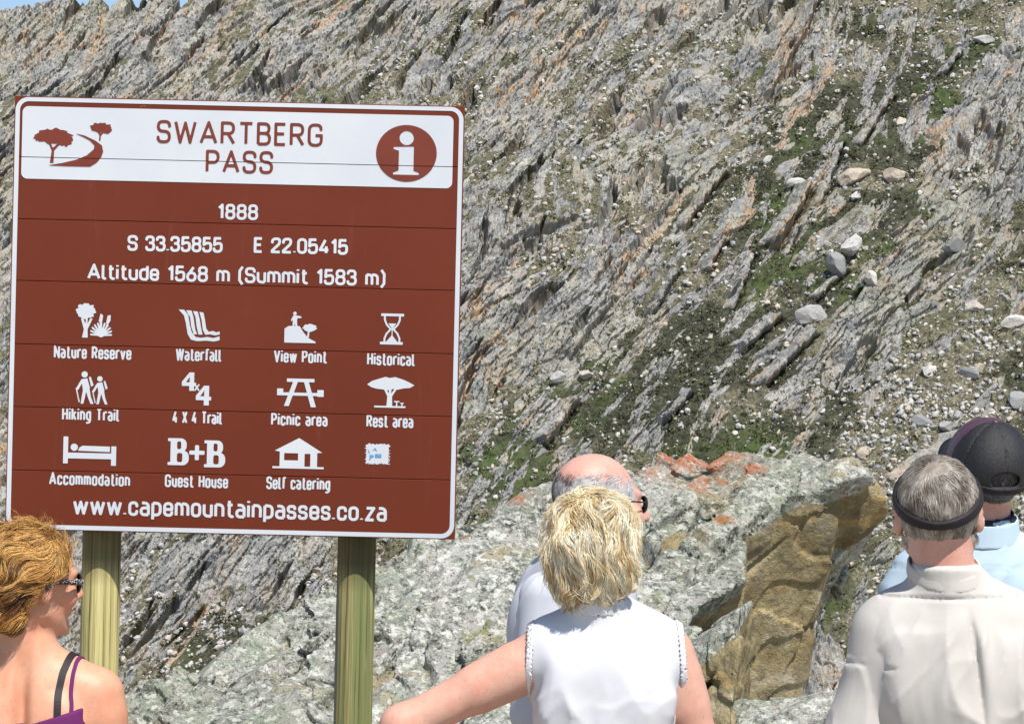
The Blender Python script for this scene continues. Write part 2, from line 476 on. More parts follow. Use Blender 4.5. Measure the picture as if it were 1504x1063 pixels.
def mountain_mat():
    m = NT("mountain_rock", 0.92, 0.15)
    rk, vg, og = m.attr('rock'), m.attr('veg'), m.attr('orange')
    n1 = m.noise(0.9, 6, 0.6); n2 = m.noise(5.0, 5, 0.65); n3 = m.noise(0.16, 4)
    rock = m.ramp(n1, (0.28, (0.145, 0.148, 0.148)), (0.42, (0.275, 0.272, 0.258)), (0.56, (0.385, 0.375, 0.342)), (0.75, (0.53, 0.505, 0.45)))
    rock = m.mix(m.rng(n2, 0.42, 0.66, 0, 0.75), rock, (0.135, 0.138, 0.145))
    rock = m.mix(m.rng(n3, 0.52, 0.66, 0, 0.45), rock, (0.37, 0.35, 0.28))
    st = m.noise(1.0, 5, 0.65, vec=m.map((1.1, 0.30, 0.30), (0, 0, 0.0)))
    rock = m.mix(m.rng(st, 0.49, 0.64, 0, 0.6), rock, (0.38, 0.32, 0.235))
    rock = m.mix(m.rng(m.noise(1.3, 6, 0.7), 0.54, 0.66, 0, 0.6), rock, (0.115, 0.118, 0.07))
    rock = m.mix(m.math('MULTIPLY', og, m.rng(m.noise(2.2, 4), 0.38, 0.62, 0, 0.85)), rock, (0.46, 0.275, 0.13))
    soil = m.ramp(m.noise(9.0, 5, 0.75), (0.32, (0.045, 0.04, 0.027)), (0.48, (0.14, 0.125, 0.083)), (0.6, (0.275, 0.25, 0.18)), (0.7, (0.47, 0.445, 0.38)))
    soil = m.mix(m.rng(m.noise(0.4, 5), 0.42, 0.62, 0, 0.65), soil, m.ramp(m.noise(8.0, 5, 0.75), (.35, (.035, .036, .022)), (.5, (.10, .10, .055)), (.66, (.26, .25, .17))))
    green = m.ramp(m.noise(6.0, 5, 0.75), (0.3, (0.020, 0.022, 0.017)), (0.5, (0.05, 0.053, 0.033)), (0.68, (0.13, 0.125, 0.085)))
    green = m.mix(m.rng(m.noise(0.22, 3), 0.50, 0.62, 0, 0.7), green, (0.075, 0.105, 0.032))
    vn = m.math('ADD', vg, m.math('MULTIPLY', m.math('SUBTRACT', m.noise(3.0, 6, 0.7), 0.5), 1.6))
    c = m.mix(m.rng(vn, 0.30, 0.74), soil, green)
    rn = m.math('ADD', rk, m.math('MULTIPLY', m.math('SUBTRACT', m.noise(2.5, 5, 0.7), 0.5), 1.0))
    c = m.mix(m.rng(rn, 0.42, 0.58), c, rock)
    c = m.mix(m.rng(m.noise(0.12, 5, 0.6), 0.52, 0.68, 0, 0.30), c, m.mix(1.0, c, (0.80, 0.86, 0.60), 'MULTIPLY'))
    m.base(c)
    m.bump(m.noise(6.0, 6, 0.7), 0.7, 0.09)
    return m.m

def slope_point(s, t, h, shear=0.42):
    tc = crest(s)
    over = np.clip(t - tc, 0, None)
    P = ORG + s[:, None] * SV + np.minimum(t, tc)[:, None] * TV
    P = P + over[:, None] * np.array((sin(PHI) * 0.75, cos(PHI) * 0.75, -0.66))
    return P + h[:, None] * NRM + (np.clip(h, -0.5, 3) * shear)[:, None] * DV

def build_mountain():
    al = np.radians(np.concatenate([np.linspace(-34, -21.3, 60), np.linspace(-21, -12.9, 150), np.linspace(-12.85, 12.85, 1080), np.linspace(12.9, 21, 150), np.linspace(21.3, 36, 70)]))
    el = np.radians(np.concatenate([np.linspace(-24, -9.2, 70), np.linspace(-9.15, 9.0, 760), np.linspace(9.05, 17.5, 130)]))
    A, E = np.meshgrid(al, el)
    x, y, e = np.tan(A), np.ones_like(A), np.tan(E) / np.cos(A)
    d = np.stack([x, y, e], -1).reshape(-1, 3)
    k = ((ORG - np.array((0, 0, ZC))) @ NRM) / (d @ NRM)
    q = d * k[:, None] + np.array((0, 0, ZC)) - ORG
    s, t = q @ SV, q @ TV
    h, rk, vg, og, gap = terrain(s, t)
    P = slope_point(s, t, h)
    ny, nx = A.shape
    i = (np.arange(ny - 1)[:, None] * nx + np.arange(nx - 1)[None]).reshape(-1)
    quads = np.stack([i, i + 1, i + nx + 1, i + nx], 1)
    o = mesh_np("mountain", P, quads, mountain_mat(), smooth=False, attrs={'rock': rk, 'veg': vg, 'orange': og})
    tag(o, kind='structure')

# ------------------------------------------------------------------ loose stones, boulders and low shrubs on the slope
def ico(sub):
    import bmesh
    bm = bmesh.new(); bmesh.ops.create_icosphere(bm, subdivisions=sub, radius=1.0)
    v = np.array([q.co[:] for q in bm.verts]); f = np.array([[q.index for q in a.verts] for a in bm.faces]); bm.free()
    return v, f

def rock_shape(sub, seed, flat=0.62, planes=9, lo=0.42, hi=0.85, rough=0.06):
    v, f = ico(sub)
    r = np.random.RandomState(seed)
    n = r.normal(size=(planes, 3)); n /= np.linalg.norm(n, axis=1)[:, None]
    off = r.uniform(lo, hi, planes)
    for a, b in zip(n, off):
        k = v @ a - b
        v = v - np.clip(k, 0, None)[:, None] * a
    v *= 1 + rough * fb3(v * 1.7 + seed, 3, seed)[:, None]
    return v * np.array((1.0, r.uniform(0.6, 0.9), flat * r.uniform(0.75, 1.15))), f

def frames(n, r, lean=0.25):
    """random turn about the slope normal, with a little lean: (n,3,3) columns = axes"""
    a = r.uniform(0, 2 * pi, n)
    up = NRM * 0.6 + np.array((0, 0, 0.4)) + r.normal(size=(n, 3)) * lean * 0.5
    up /= np.linalg.norm(up, axis=1)[:, None]
    x = np.cos(a)[:, None] * SV + np.sin(a)[:, None] * TV
    # most slabs lie along the beds
    m = r.rand(n) < 0.55
    x[m] = (BA * SV + BB * TV) + r.normal(size=(m.sum(), 3)) * 0.25
    x -= (x * up).sum(1)[:, None] * up; x /= np.linalg.norm(x, axis=1)[:, None]
    y = np.cross(up, x)
    return np.stack([x, y, up], -1)

def stone_mat():
    m = NT("pale_stone", 0.9, 0.15)
    oi = m.n('ShaderNodeObjectInfo').outputs['Random']
    tint = m.math('FRACT', m.math('ADD', m.attr('tint'), oi))
    c = m.ramp(tint, (0.0, (0.25, 0.25, 0.245)), (0.35, (0.43, 0.42, 0.40)), (0.7, (0.58, 0.56, 0.52)), (0.9, (0.50, 0.42, 0.32)))
    c = m.mix(m.rng(m.noise(4.0, 5, 0.7), 0.46, 0.68, 0, 0.7), c, (0.24, 0.24, 0.245))
    m.base(c); m.bump(m.noise(9.0, 5, 0.7), 0.6, 0.05)
    return m.m

def scatter(n, r, mask_fn, s_rng=(-46, 34), t_rng=(-30, 56)):
    s = r.uniform(*s_rng, n); t = r.uniform(*t_rng, n)
    q = slope_point(s, t, s * 0) - np.array((0, 0, ZC))
    px = 752 + q[:, 0] / q[:, 1] * F; py = 531.5 - q[:, 2] / q[:, 1] * F
    m = (px > -160) & (px < 1664) & (py > -120) & (py < 1180); s = s[m]; t = t[m]
    h, rk, vg, og, gap = terrain(s, t)
    P = slope_point(s, t, h)
    q = P - np.array((0, 0, ZC))
    px = 752 + q[:, 0] / q[:, 1] * F; py = 531.5 - q[:, 2] / q[:, 1] * F
    m = mask_fn(s, t, rk, vg, r.rand(len(s))) & (px > -120) & (px < 1624) & (py > -90) & (py < 1150) & (t < crest(s) - 0.5)
    return P[m], s[m], t[m], vg[m], px[m], py[m]

BOULDERS = (   # (photo x, y, length m, width factor, height factor, turn, label)
    (1250, 372, 1.35, .7, .95, 0.9, "large pale rounded boulder beside its twin above a long grey slab on the slope"),
    (1230, 400, 1.30, .75, .95, 1.2, "large pale boulder with a dark shaded foot touching its twin above"),
    (1312, 262, 1.35, .7, .55, 0.1, "flat-topped white boulder with a dark shadow under it, high on the slope"),
    (1255, 262, 1.45, .7, .55, 0.3, "wide white boulder lying across a small pointed stone"),
    (1258, 288, 0.8, .7, .7, 1.9, "small pointed white stone directly below the wide white boulder"),
    (1193, 468, 1.7, .5, .5, 0.35, "long pale loaf-shaped boulder lying on green turf"),
    (1410, 362, 1.15, .8, .9, 0.5, "round grey boulder with an orange side and dark hollow, near the hillside edge"),
    (1420, 465, 1.15, .7, .55, 0.0, "squarish pale boulder with a shaded base standing alone on scree"),
    (1475, 498, 1.25, .6, .5, 0.2, "pale wedge-shaped boulder with a smaller stone leaning on its back"),
    (1360, 558, 0.75, .8, .7, 0.4, "pale egg-shaped boulder in the scree over the black cap"),
    (1168, 272, 0.85, .6, .5, 0.3, "small pale flat stone capping a striped slab"),
    (822, 553, 0.85, .85, .8, 1.1, "upright pale boulder beside a ring-like hollow stone"),
    (862, 548, 0.75, .8, .7, 1.6, "round dark hollowed stone with a white rim"),
    (1445, 62, 1.2, .6, .5, 0.2, "pale slab-sided boulder with dark shadow high on the slope near the top edge"),
    (1325, 175, 0.75, .8, .9, 1.5, "small upright grey boulder alone in dark scrub"),
    (1490, 610, 1.3, .7, .6, 0.3, "broad white boulder beside the peak of the cap wearer's hat"),
)

def build_boulders():
    sm = stone_mat()
    r = np.random.RandomState(5)
    shapes = [mesh_np("boulder", *rock_shape(3, 300 + k, 0.7, 11, 0.40, 0.80, 0.10), sm, link_it=False, attrs=None) for k in range(14)]
    made = []
    for k, (px, py, L, wy, wz, turn, label) in enumerate(BOULDERS):
        s, t = (np.array([q]) for q in on_slope(px, py))
        h = terrain(s, t)[0]
        P = slope_point(s, t, h)[0]
        R = frames(1, np.random.RandomState(k), 0.1)[0]
        up = Vector(NRM * 0.5 + np.array((0, 0, .5))).normalized()
        x = (Vector((1, 0, 0)) * cos(turn) + Vector(TV) * sin(turn)); x = (x - up * x.dot(up)).normalized()
        y = up.cross(x)
        o = bpy.data.objects.new("boulder", shapes[k % 14])
        M = Matrix((x, y, up)).transposed().to_4x4()
        M.translation = Vector(P) + up * (L * 0.5 * wz * 0.35)
        o.matrix_world = M @ Matrix.Diagonal((L * .55, L * .55 * wy / .75, L * .55 * wz / .7, 1))
        link(o); tag(o, label, "boulder", "boulders on the mountain slope"); made.append((P, L))
    P, s, t, vg, px, py = scatter(5200, r, lambda s, t, rk, vg, u: (rk < 0.3) & (u < 0.25 + 0.9 * SCREE(s, t)) & (BB * s - BA * t > D_EDGE(BA * s + BB * t) - 1.0) & (rnd(np.floor(s / 1.2), np.floor(t / 1.2), seed=77) > 0.3))
    idx = [i for i in range(len(P)) if -5 < px[i] < 1509 and 0 < py[i] < 1065 and not (10 < px[i] < 680 and 140 < py[i] < 800) and all(np.linalg.norm(P[i] - q) > l * .8 for q, l in made)][:280]
    FR = frames(len(idx), r)
    for j, i in enumerate(idx):
        L = 0.17 + 0.40 * r.rand() ** 3.2
        o = bpy.data.objects.new("boulder", shapes[j % 14])
        M = Matrix(FR[j].tolist()).to_4x4(); M.translation = Vector(P[i]) + Vector(FR[j][:, 2]) * L * 0.12
        o.matrix_world = M @ Matrix.Diagonal((L, L * r.uniform(.7, 1.1), L * r.uniform(.8, 1.2), 1))
        link(o); tag(o, "pale loose stone scattered among scrub and scree on the mountain slope", "stone", "loose stones scattered on the mountain slope")
        o.name = "loose_stone"
    # the thousands of smaller stones
    P, s, t, vg, px, py = scatter(340000, r, lambda s, t, rk, vg, u: (rk < 0.55) & (u < (0.34 + 0.6 * SCREE(s, t)) * np.clip(.75 + 1.3 * fb2(s / 2.2, t / 1.6, 3, 401), .12, 1.3) * np.clip(1.25 - 0.85 * vg, 0.22, 1)))
    P = P[:80000]; vg = vg[:80000]; n = len(P)
    FR = frames(n, r)
    L = 0.045 + 0.15 * r.rand(n) ** 3.2
    vs, fs, tn = [], [], []
    base = [rock_shape(0, 500 + k, 0.75, 4, 0.5, 0.9) for k in range(10)]
    for k in range(10):
        sel = np.arange(k, n, 10); v, f = base[k]
        sc = L[sel][:, None] * np.stack([np.ones(len(sel)), r.uniform(.6, 1.1, len(sel)), r.uniform(.8, 1.3, len(sel))], 1)
        w = np.einsum('nij,nvj->nvi', FR[sel], v[None] * sc[:, None, :]) + (P[sel] + FR[sel][:, :, 2] * L[sel][:, None] * .2)[:, None, :]
        o0 = sum(len(a) for a in vs)
        vs.append(w.reshape(-1, 3)); fs.append((f[None] + (np.arange(len(sel)) * len(v))[:, None, None]).reshape(-1, 3) + o0)
        tn.append(np.repeat(r.rand(len(sel)), len(v)))
    o = mesh_np("scree", np.concatenate(vs), np.concatenate(fs), sm, attrs={'tint': np.concatenate(tn)})
    tag(o, "small pale scree stones covering the mountain slope", "scree", kind='stuff')

def build_scrub():
    m = NT("scrub_leaves", 0.8, 0.15)
    c = m.ramp(m.attr('tint'), (0.0, (0.034, 0.034, 0.024)), (0.35, (0.070, 0.066, 0.040)), (0.6, (0.095, 0.108, 0.042)), (0.8, (0.155, 0.135, 0.085)), (1.0, (0.27, 0.235, 0.155)))
    m.base(c)
    r = np.random.RandomState(9)
    P, s, t, vg, px, py = scatter(90000, r, lambda s, t, rk, vg, u: (rk < 0.5) & (u < 0.16 + 0.62 * vg))
    P = P[:26000]; vg = vg[:26000]; n = len(P); k = 16
    sz = 0.08 + 0.20 * r.rand(n) ** 2.4
    c = P[:, None, :] + r.normal(size=(n, k, 3)) * np.array((.55, .55, .38)) * sz[:, None, None] + NRM * (sz * .35)[:, None, None]
    c = c.reshape(-1, 3); z = np.repeat(sz, k) * .34
    a = r.normal(size=(n * k, 3)); a /= np.linalg.norm(a, axis=1)[:, None]
    b = np.cross(a, r.normal(size=(n * k, 3))); b /= np.linalg.norm(b, axis=1)[:, None]
    V = np.stack([c + a * z[:, None], c - a * z[:, None] * .5 + b * z[:, None] * .6, c - a * z[:, None] * .5 - b * z[:, None] * .6], 1).reshape(-1, 3)
    tn = np.repeat(np.clip(np.repeat(r.rand(n), k) * .75 + .25 * r.rand(n * k), 0, 1), 3)
    o = mesh_np("scrub", V, np.arange(len(V)).reshape(-1, 3), m.m, attrs={'tint': tn})
    tag(o, "low dark green fynbos scrub covering parts of the mountain slope", "scrub", kind='stuff')
# ------------------------------------------------------------------ the lichened outcrop behind the sign
BED = np.array((0.62, 0.30, 0.72)); BED /= np.linalg.norm(BED)          # direction of its beds
BN = np.cross(BED, np.array((0.25, -0.75, 0.6))); BN /= np.linalg.norm(BN)
BT = np.cross(BN, BED)

def rock_noise(p, amp=1.0, seed=0):
    q = np.stack([p @ BED * 0.28, p @ BN * 1.5, p @ BT * 0.9], 1)
    crack = np.clip(0.085 - np.abs(fb3(q * 1.5 + 3.1, 3, seed + 40)), 0, 0.085) * 0.7 * sst(-.05, .3, fb3(p * 1.3, 2, seed + 44))
    w = fb3(p * 1.1, 3, seed + 50)
    ph = p @ BN * 4.2 + 1.5 * w
    step = (np.floor(ph) + sst(0.80, 1.0, ph - np.floor(ph)) - ph) * 0.055
    pj = p @ (BED * 0.7 + BT * 0.7) * 3.4 + 1.7 * fb3(p * 1.4, 3, seed + 55)
    joint = (np.floor(pj) + sst(0.86, 1.0, pj - np.floor(pj)) - pj) * 0.030
    dd = 0.055 * fb3(p * 1.2, 3, seed + 1) + 0.018 * fb3(p * 5.0, 4, seed + 7) + 0.010 * np.abs(fb3(p * 16.0, 3, seed + 13))
    pit = np.clip(fb3(p * 6.0, 3, seed + 23) - 0.45, 0, 1) * 0.10
    return -amp * (dd + step + joint) + crack + pit

L1 = ((-0.15, -0.45, 0.88), at(1098, 790, 9.96))
def lit_plane_depth(px, py):
    d = at(px, py, 1.0) - np.array((0, 0, ZC)); n = np.array(L1[0])
    return float(((np.array(L1[1]) - np.array((0, 0, ZC))) @ n) / (d @ n))

CRACKS = [(at(a, b, lit_plane_depth(a, b)), at(c, d, lit_plane_depth(c, d)), w) for a, b, c, d, w in (
    (985, 787, 1092, 747, .020), (1090, 752, 974, 850, .014), (1070, 772, 1040, 800, .012), (553, 903, 595, 858, .026), (556, 948, 600, 928, .040), (640, 848, 690, 815, .018),
    (355, 1008, 400, 965, .030), (395, 925, 470, 905, .016), (700, 800, 790, 770, .014), (735, 900, 760, 870, .020), (1000, 700, 1060, 682, .010), (470, 985, 500, 960, .02), (590, 985, 660, 930, .016), (300, 985, 345, 945, .018))]

def outcrop_sdf(p):
    k = 0.035
    n = rock_noise(p)
    l1 = half(p, *L1) + n + 0.05 * fb3(p * 0.7, 2, 71)
    back = smax(half(p, (-0.5, 0.8, 0.2), (-1.22, 9.97, 0.77)), half(p, (0.05, .9, .4), (.75, 10.86, 1.60)), 0.10)
    back = smax(back, half(p, (-.9, .1, .35), (-1.75, 9.4, .3)), 0.1) + n
    top = half(p, (0.16, 0.25, 0.96), (0.75, 10.62, 1.625)) + n * 0.7
    base = smax(smax(l1, back, k), top, 0.10)
    base = smax(base, half(p, (0, 0, -1), (0, 0, -0.25)), 0.02)
    base = smax(base, half(p, (-0.15, -1, 0.1), (0, 8.75, 0)), 0.05)
    n2 = 0.45 * n
    e0 = at(1098, 757, lit_plane_depth(1098, 757)); e1 = at(1228, 692, lit_plane_depth(1228, 692))
    ed = (e1 - e0) / np.linalg.norm(e1 - e0)
    an = np.cross(ed, np.array((-0.42, -0.05, -0.72))); an = an if an[0] > 0 else -an
    fa = half(p, an, e0) + n2 + 0.03 * fb3(p * 1.1, 3, 5)
    fb = half(p, (.90, -.06, -.43), at(1291, 770, 10.6)) + n
    ch = half(p, (.8, 0, .6), at(1278, 700, 10.6)) + n
    ra = half(p, (.96, -.15, -.20), at(1234, 757, 10.2)) + n2
    A = smax(smax(base, fa, 0.012), ra, 0.02)
    # a bulge that stands out past the broken face, further back
    B = smax(smax(base, fb, 0.05), ch, 0.10)
    B = smax(B, half(p, (.42, -.64, -.64), at(1244, 722, 10.36)) + n2 + 0.03 * fb3(p * 1.5, 3, 8), 0.02)
    c0 = at(1096, 855, lit_plane_depth(1096, 855)); c1 = at(950, 935, lit_plane_depth(950, 935))
    cd = (c1 - c0) / np.linalg.norm(c1 - c0)
    cn = np.cross(cd, np.array((-0.25, 0.75, -0.62))); cn = cn if cn[2] < 0 else -cn
    C = smax(smax(base, half(p, (0.985, -0.12, -0.10), c0) + n2, 0.012), half(p, cn, c0) + n2, 0.02)
    M = smax(base, half(p, (0.9, 0.25, -0.35), at(985, 980, 9.5)) + n, 0.04)
    r = np.minimum(np.minimum(np.minimum(A, B), C), M)
    for a, b, w in CRACKS:
        k = cap(p, a, b, w * 1.3, w * 0.5) + 0.022 * fb3(p * 5.0, 2, 77)
        r = smax(r, -k, 0.012)
    return r

def slab_sdf(p):
    n = rock_noise(p, 0.35, 200)
    d = half(p, (0.97, -0.2, -0.05), at(1099, 940, 9.3)) + n
    d = smax(d, half(p, (-0.62, -0.62, 0.42), at(1062, 960, 9.02)) + n * 1.3, 0.015)      # lit buff face
    d = smax(d, half(p, (-0.60, 0.15, 0.80), at(1062, 905, 9.25)) + n, 0.02)
    d = smax(d, half(p, (0.2, 0.95, 0.3), at(1090, 870, 9.52)) + n, 0.03)
    d = smax(d, half(p, (-.9, -.2, 0), at(985, 1000, 9.2)) + n, 0.03)
    d = smax(d, half(p, (0, 0, -1), (0, 0, -0.2)), 0.02)
    return d

def low_rock_sdf(p):
    n = rock_noise(p, 0.6, 300)
    d = half(p, (-0.22, -0.35, 0.90), at(1150, 1035, 8.95)) + n
    d = smax(d, half(p, (0.1, 0.9, 0.35), at(1190, 1018, 9.05)) + n, 0.03)
    d = smax(d, half(p, (0.9, -.2, .25), at(1330, 1040, 8.9)) + n, 0.03)
    d = smax(d, half(p, (-.9, -.2, .2), at(1082, 1050, 8.9)) + n, 0.03)
    d = smax(d, half(p, (0, -1, 0.2), (0, 8.3, 0.3)) + n, 0.03)
    return smax(d, half(p, (0, 0, -1), (0, 0, -0.2)), 0.02)

def lichen_mat():
    m = NT("lichened_rock", 0.95, 0.12)
    og, br = m.attr('orange'), m.attr('bare')
    n1 = m.noise(2.6, 6, 0.65); n2 = m.noise(13.0, 6, 0.7); n3 = m.noise(45.0, 5, 0.75); n4 = m.noise(5.5, 5, 0.65, dist=0.6)
    c = m.ramp(n1, (0.30, (0.22, 0.215, 0.19)), (0.46, (0.36, 0.35, 0.315)), (0.60, (0.47, 0.455, 0.415)), (0.76, (0.62, 0.61, 0.575)))
    c = m.mix(m.rng(n2, 0.43, 0.56), c, m.ramp(n3, (0.36, (0.045, 0.048, 0.042)), (0.5, (0.24, 0.25, 0.21)), (0.64, (0.58, 0.585, 0.535))))
    c = m.mix(m.rng(n4, 0.52, 0.60, 0, 0.8), c, m.mix(n3, (0.19, 0.22, 0.165), (0.43, 0.46, 0.38)))
    c = m.mix(m.rng(m.noise(3.3, 5, 0.6), 0.56, 0.66, 0, 0.75), c, (0.37, 0.30, 0.185))
    c = m.mix(m.rng(m.noise(7.0, 6, 0.75), 0.57, 0.63, 0, 0.9), c, (0.040, 0.043, 0.036))
    c = m.mix(m.rng(m.noise(70.0, 3, 0.7), 0.56, 0.64, 0, 0.8), c, (0.065, 0.065, 0.055))
    c = m.mix(m.rng(m.noise(24.0, 5, 0.75), 0.53, 0.58, 0, 0.9), c, (0.64, 0.64, 0.59))
    c = m.mix(m.rng(m.noise(4.4, 5, 0.7), 0.64, 0.70, 0, 0.8), c, (0.20, 0.21, 0.055))
    mo = m.math('MULTIPLY', m.rng(m.noise(1.5, 4, .6), 0.40, 0.56), 0.6)
    c = m.mix(mo, c, m.mix(1.0, c, (0.70, 0.72, 0.63), 'MULTIPLY'))
    on = m.math('ADD', og, m.math('MULTIPLY', m.math('SUBTRACT', m.noise(5.0, 9, 0.85), 0.5), 2.6))
    on = m.math('ADD', on, m.math('MULTIPLY', m.math('SUBTRACT', m.noise(34.0, 6, 0.8), 0.5), 2.4))
    c = m.mix(m.rng(on, 0.40, 1.0, 0, 0.94), c, m.mix(m.rng(n3, .35, .65), (0.30, 0.075, 0.03), (0.52, 0.175, 0.065)))
    # broken faces without lichen: ochre brown stone
    fm = m.map((1, 1, 1), (0.3, 0.5, 0.2)); 
    b = m.ramp(m.noise(2.2, 6, 0.65, dist=1.0), (0.3, (0.11, 0.088, 0.048)), (0.45, (0.23, 0.185, 0.098)), (0.58, (0.36, 0.30, 0.17)), (0.70, (0.56, 0.50, 0.36)))
    b = m.mix(m.rng(m.noise(7.0, 6, 0.7), 0.5, 0.66, 0, 0.75), b, (0.15, 0.14, 0.11))
    b = m.mix(m.rng(m.noise(1.0, 6, 0.7, vec=m.map((3.0, 3.0, 14.0), (0.5, 0.7, 0.2))), 0.54, 0.66, 0, 0.65), b, (0.47, 0.33, 0.13))
    b = m.mix(m.rng(m.noise(24.0, 5, 0.7), 0.54, 0.68, 0, 0.6), b, (0.10, 0.08, 0.045))
    bn = m.math('ADD', br, m.math('MULTIPLY', m.math('SUBTRACT', m.noise(9.0, 5, 0.7), 0.5), 0.9))
    c = m.mix(m.rng(bn, 0.45, 0.55), c, b)
    m.base(c)
    h = m.math('ADD', m.math('MULTIPLY', n2, 0.7), m.math('MULTIPLY', n3, 0.3))
    m.bump(m.math('ADD', h, m.math('MULTIPLY', m.noise(110.0, 4, 0.7), 0.12)), 1.0, 0.035)
    return m.m

def rock_object(name, f, lo, hi, h, mat, label, orange_c=(), smooth=False, bare=None):
    V, Q = sdf_mesh(f, lo, hi, h, newton=1)
    deep = half(V, *L1) if bare is None else bare(V)
    deep = np.where(V[:, 1] > 10.62, 0, deep) if bare is None else deep
    bared = sst(-0.075, -0.15, deep + 0.06 * fb3(V * 2.5, 3, 3))  # how far lichen-free broken stone shows
    og = np.zeros(len(V))
    for c, r in orange_c:
        og = np.maximum(og, np.exp(-((np.linalg.norm((V - c) / r, axis=1)) ** 2) * 1.1))
    o = mesh_np(name, V, Q, mat, smooth=smooth, attrs={'orange': og, 'bare': np.clip(bared, 0, 1)})
    return o

def build_outcrop():
    m = lichen_mat()
    P = lambda x, y: at(x, y, lit_plane_depth(x, y))
    oc = [(P(990, 664), np.array((.34, .5, .12))), (P(1030, 670), np.array((.26, .45, .10))), (P(1090, 684), np.array((.12, .2, .05))), (P(745, 722), np.array((.12, .2, .06))),
          (P(1030, 705), np.array((.16, .2, .06))), (P(1060, 760), np.array((.06, .06, .03))), (P(680, 790), np.array((.04, .05, .03)))]
    o = rock_object("rock_outcrop", outcrop_sdf, (-2.0, 8.6, -0.3), (1.75, 11.4, 1.85), 0.012, m, None, oc)
    tag(o, "huge lichen-covered boulder with orange patches on top and a brown overhanging broken face", "boulder")
    o = rock_object("rock_slab", slab_sdf, (0.4, 8.5, -0.25), (1.1, 9.9, 1.3), 0.010, m, None, bare=lambda V: -0.30 * sst(0.93, 0.80, V[:, 2] + (V[:, 0] - .8) * -0.9))
    tag(o, "cracked buff-yellow slab of rock leaning under the huge lichened boulder", "rock")
    o = rock_object("low_rock", low_rock_sdf, (0.6, 8.2, -0.25), (1.7, 9.4, 1.0), 0.012, m, None, bare=lambda V: V[:, 2] * 0)
    tag(o, "low grey-green lichened rock in front of the foot of the overhanging boulder", "rock")
# ------------------------------------------------------------------ the brown information sign
SY = 6.6                                   # distance of the board
SPX = F / SY                               # photo pixels per metre there
STH = RAD(1.33)                            # the sign leans a little to the right
SX0, SY0 = 22.0, 141.0                     # photo pixel of the board's upper left corner
SW, SH = 661.0, 636.0

def loc(px, py):
    """photo pixel -> board coordinates (u right, v down) in photo pixels"""
    a, b = px - SX0, py - SY0
    return a * cos(STH) + b * sin(STH), -a * sin(STH) + b * cos(STH)

def seg2(P, a, b, r, cut=True):
    a = np.array(a, float); b = np.array(b, float); ab = b - a; L = max(np.hypot(*ab), 1e-6)
    t = np.clip(((P - a) @ ab) / L ** 2, 0, 1)
    q = P - a - t[..., None] * ab
    return np.hypot(q[..., 0], q[..., 1]) - r

def path2(P, pts, r, closed=False, flat=True):
    d = np.full(P.shape[:-1], 1e9)
    n = len(pts); m = n if closed else n - 1
    for i in range(m):
        e = seg2(P, pts[i], pts[(i + 1) % n], r)
        if flat and not closed:
            for k, p, q in ((i == 0, pts[0], pts[1]), (i == m - 1, pts[-1], pts[-2])):
                if k:
                    w = np.array(p, float) - np.array(q, float); w /= max(np.hypot(*w), 1e-6)
                    e = np.maximum(e, (P - np.array(p, float)) @ w)
        d = np.minimum(d, e)
    return d

def poly2(P, pts):
    pts = np.array(pts, float); n = len(pts)
    d = np.full(P.shape[:-1], 1e18); s = np.ones(P.shape[:-1])
    j = n - 1
    for i in range(n):
        e = pts[j] - pts[i]; w = P - pts[i]
        t = np.clip((w @ e) / max(e @ e, 1e-9), 0, 1)
        b = w - t[..., None] * e
        d = np.minimum(d, (b * b).sum(-1))
        c1 = P[..., 1] >= pts[i][1]; c2 = P[..., 1] < pts[j][1]; c3 = e[0] * w[..., 1] > e[1] * w[..., 0]
        fl = (c1 & c2 & c3) | (~c1 & ~c2 & ~c3)
        s = np.where(fl, -s, s); j = i
    return s * np.sqrt(d)

def circ(P, c, r): return np.hypot(P[..., 0] - c[0], P[..., 1] - c[1]) - r
def ellp(P, c, rx, ry):
    q = np.hypot((P[..., 0] - c[0]) / rx, (P[..., 1] - c[1]) / ry)
    return (q - 1) * min(rx, ry)
def rrect(P, x0, y0, x1, y1, r):
    cx, cy = (x0 + x1) / 2, (y0 + y1) / 2
    qx = np.abs(P[..., 0] - cx) - (x1 - x0) / 2 + r; qy = np.abs(P[..., 1] - cy) - (y1 - y0) / 2 + r
    return np.hypot(np.maximum(qx, 0), np.maximum(qy, 0)) + np.minimum(np.maximum(qx, qy), 0) - r

SEAMS = [loc(30, 230.5)[1], loc(30, 321.5)[1], loc(28, 412)[1], loc(26, 505)[1], loc(24, 597)[1], loc(22, 690)[1]]

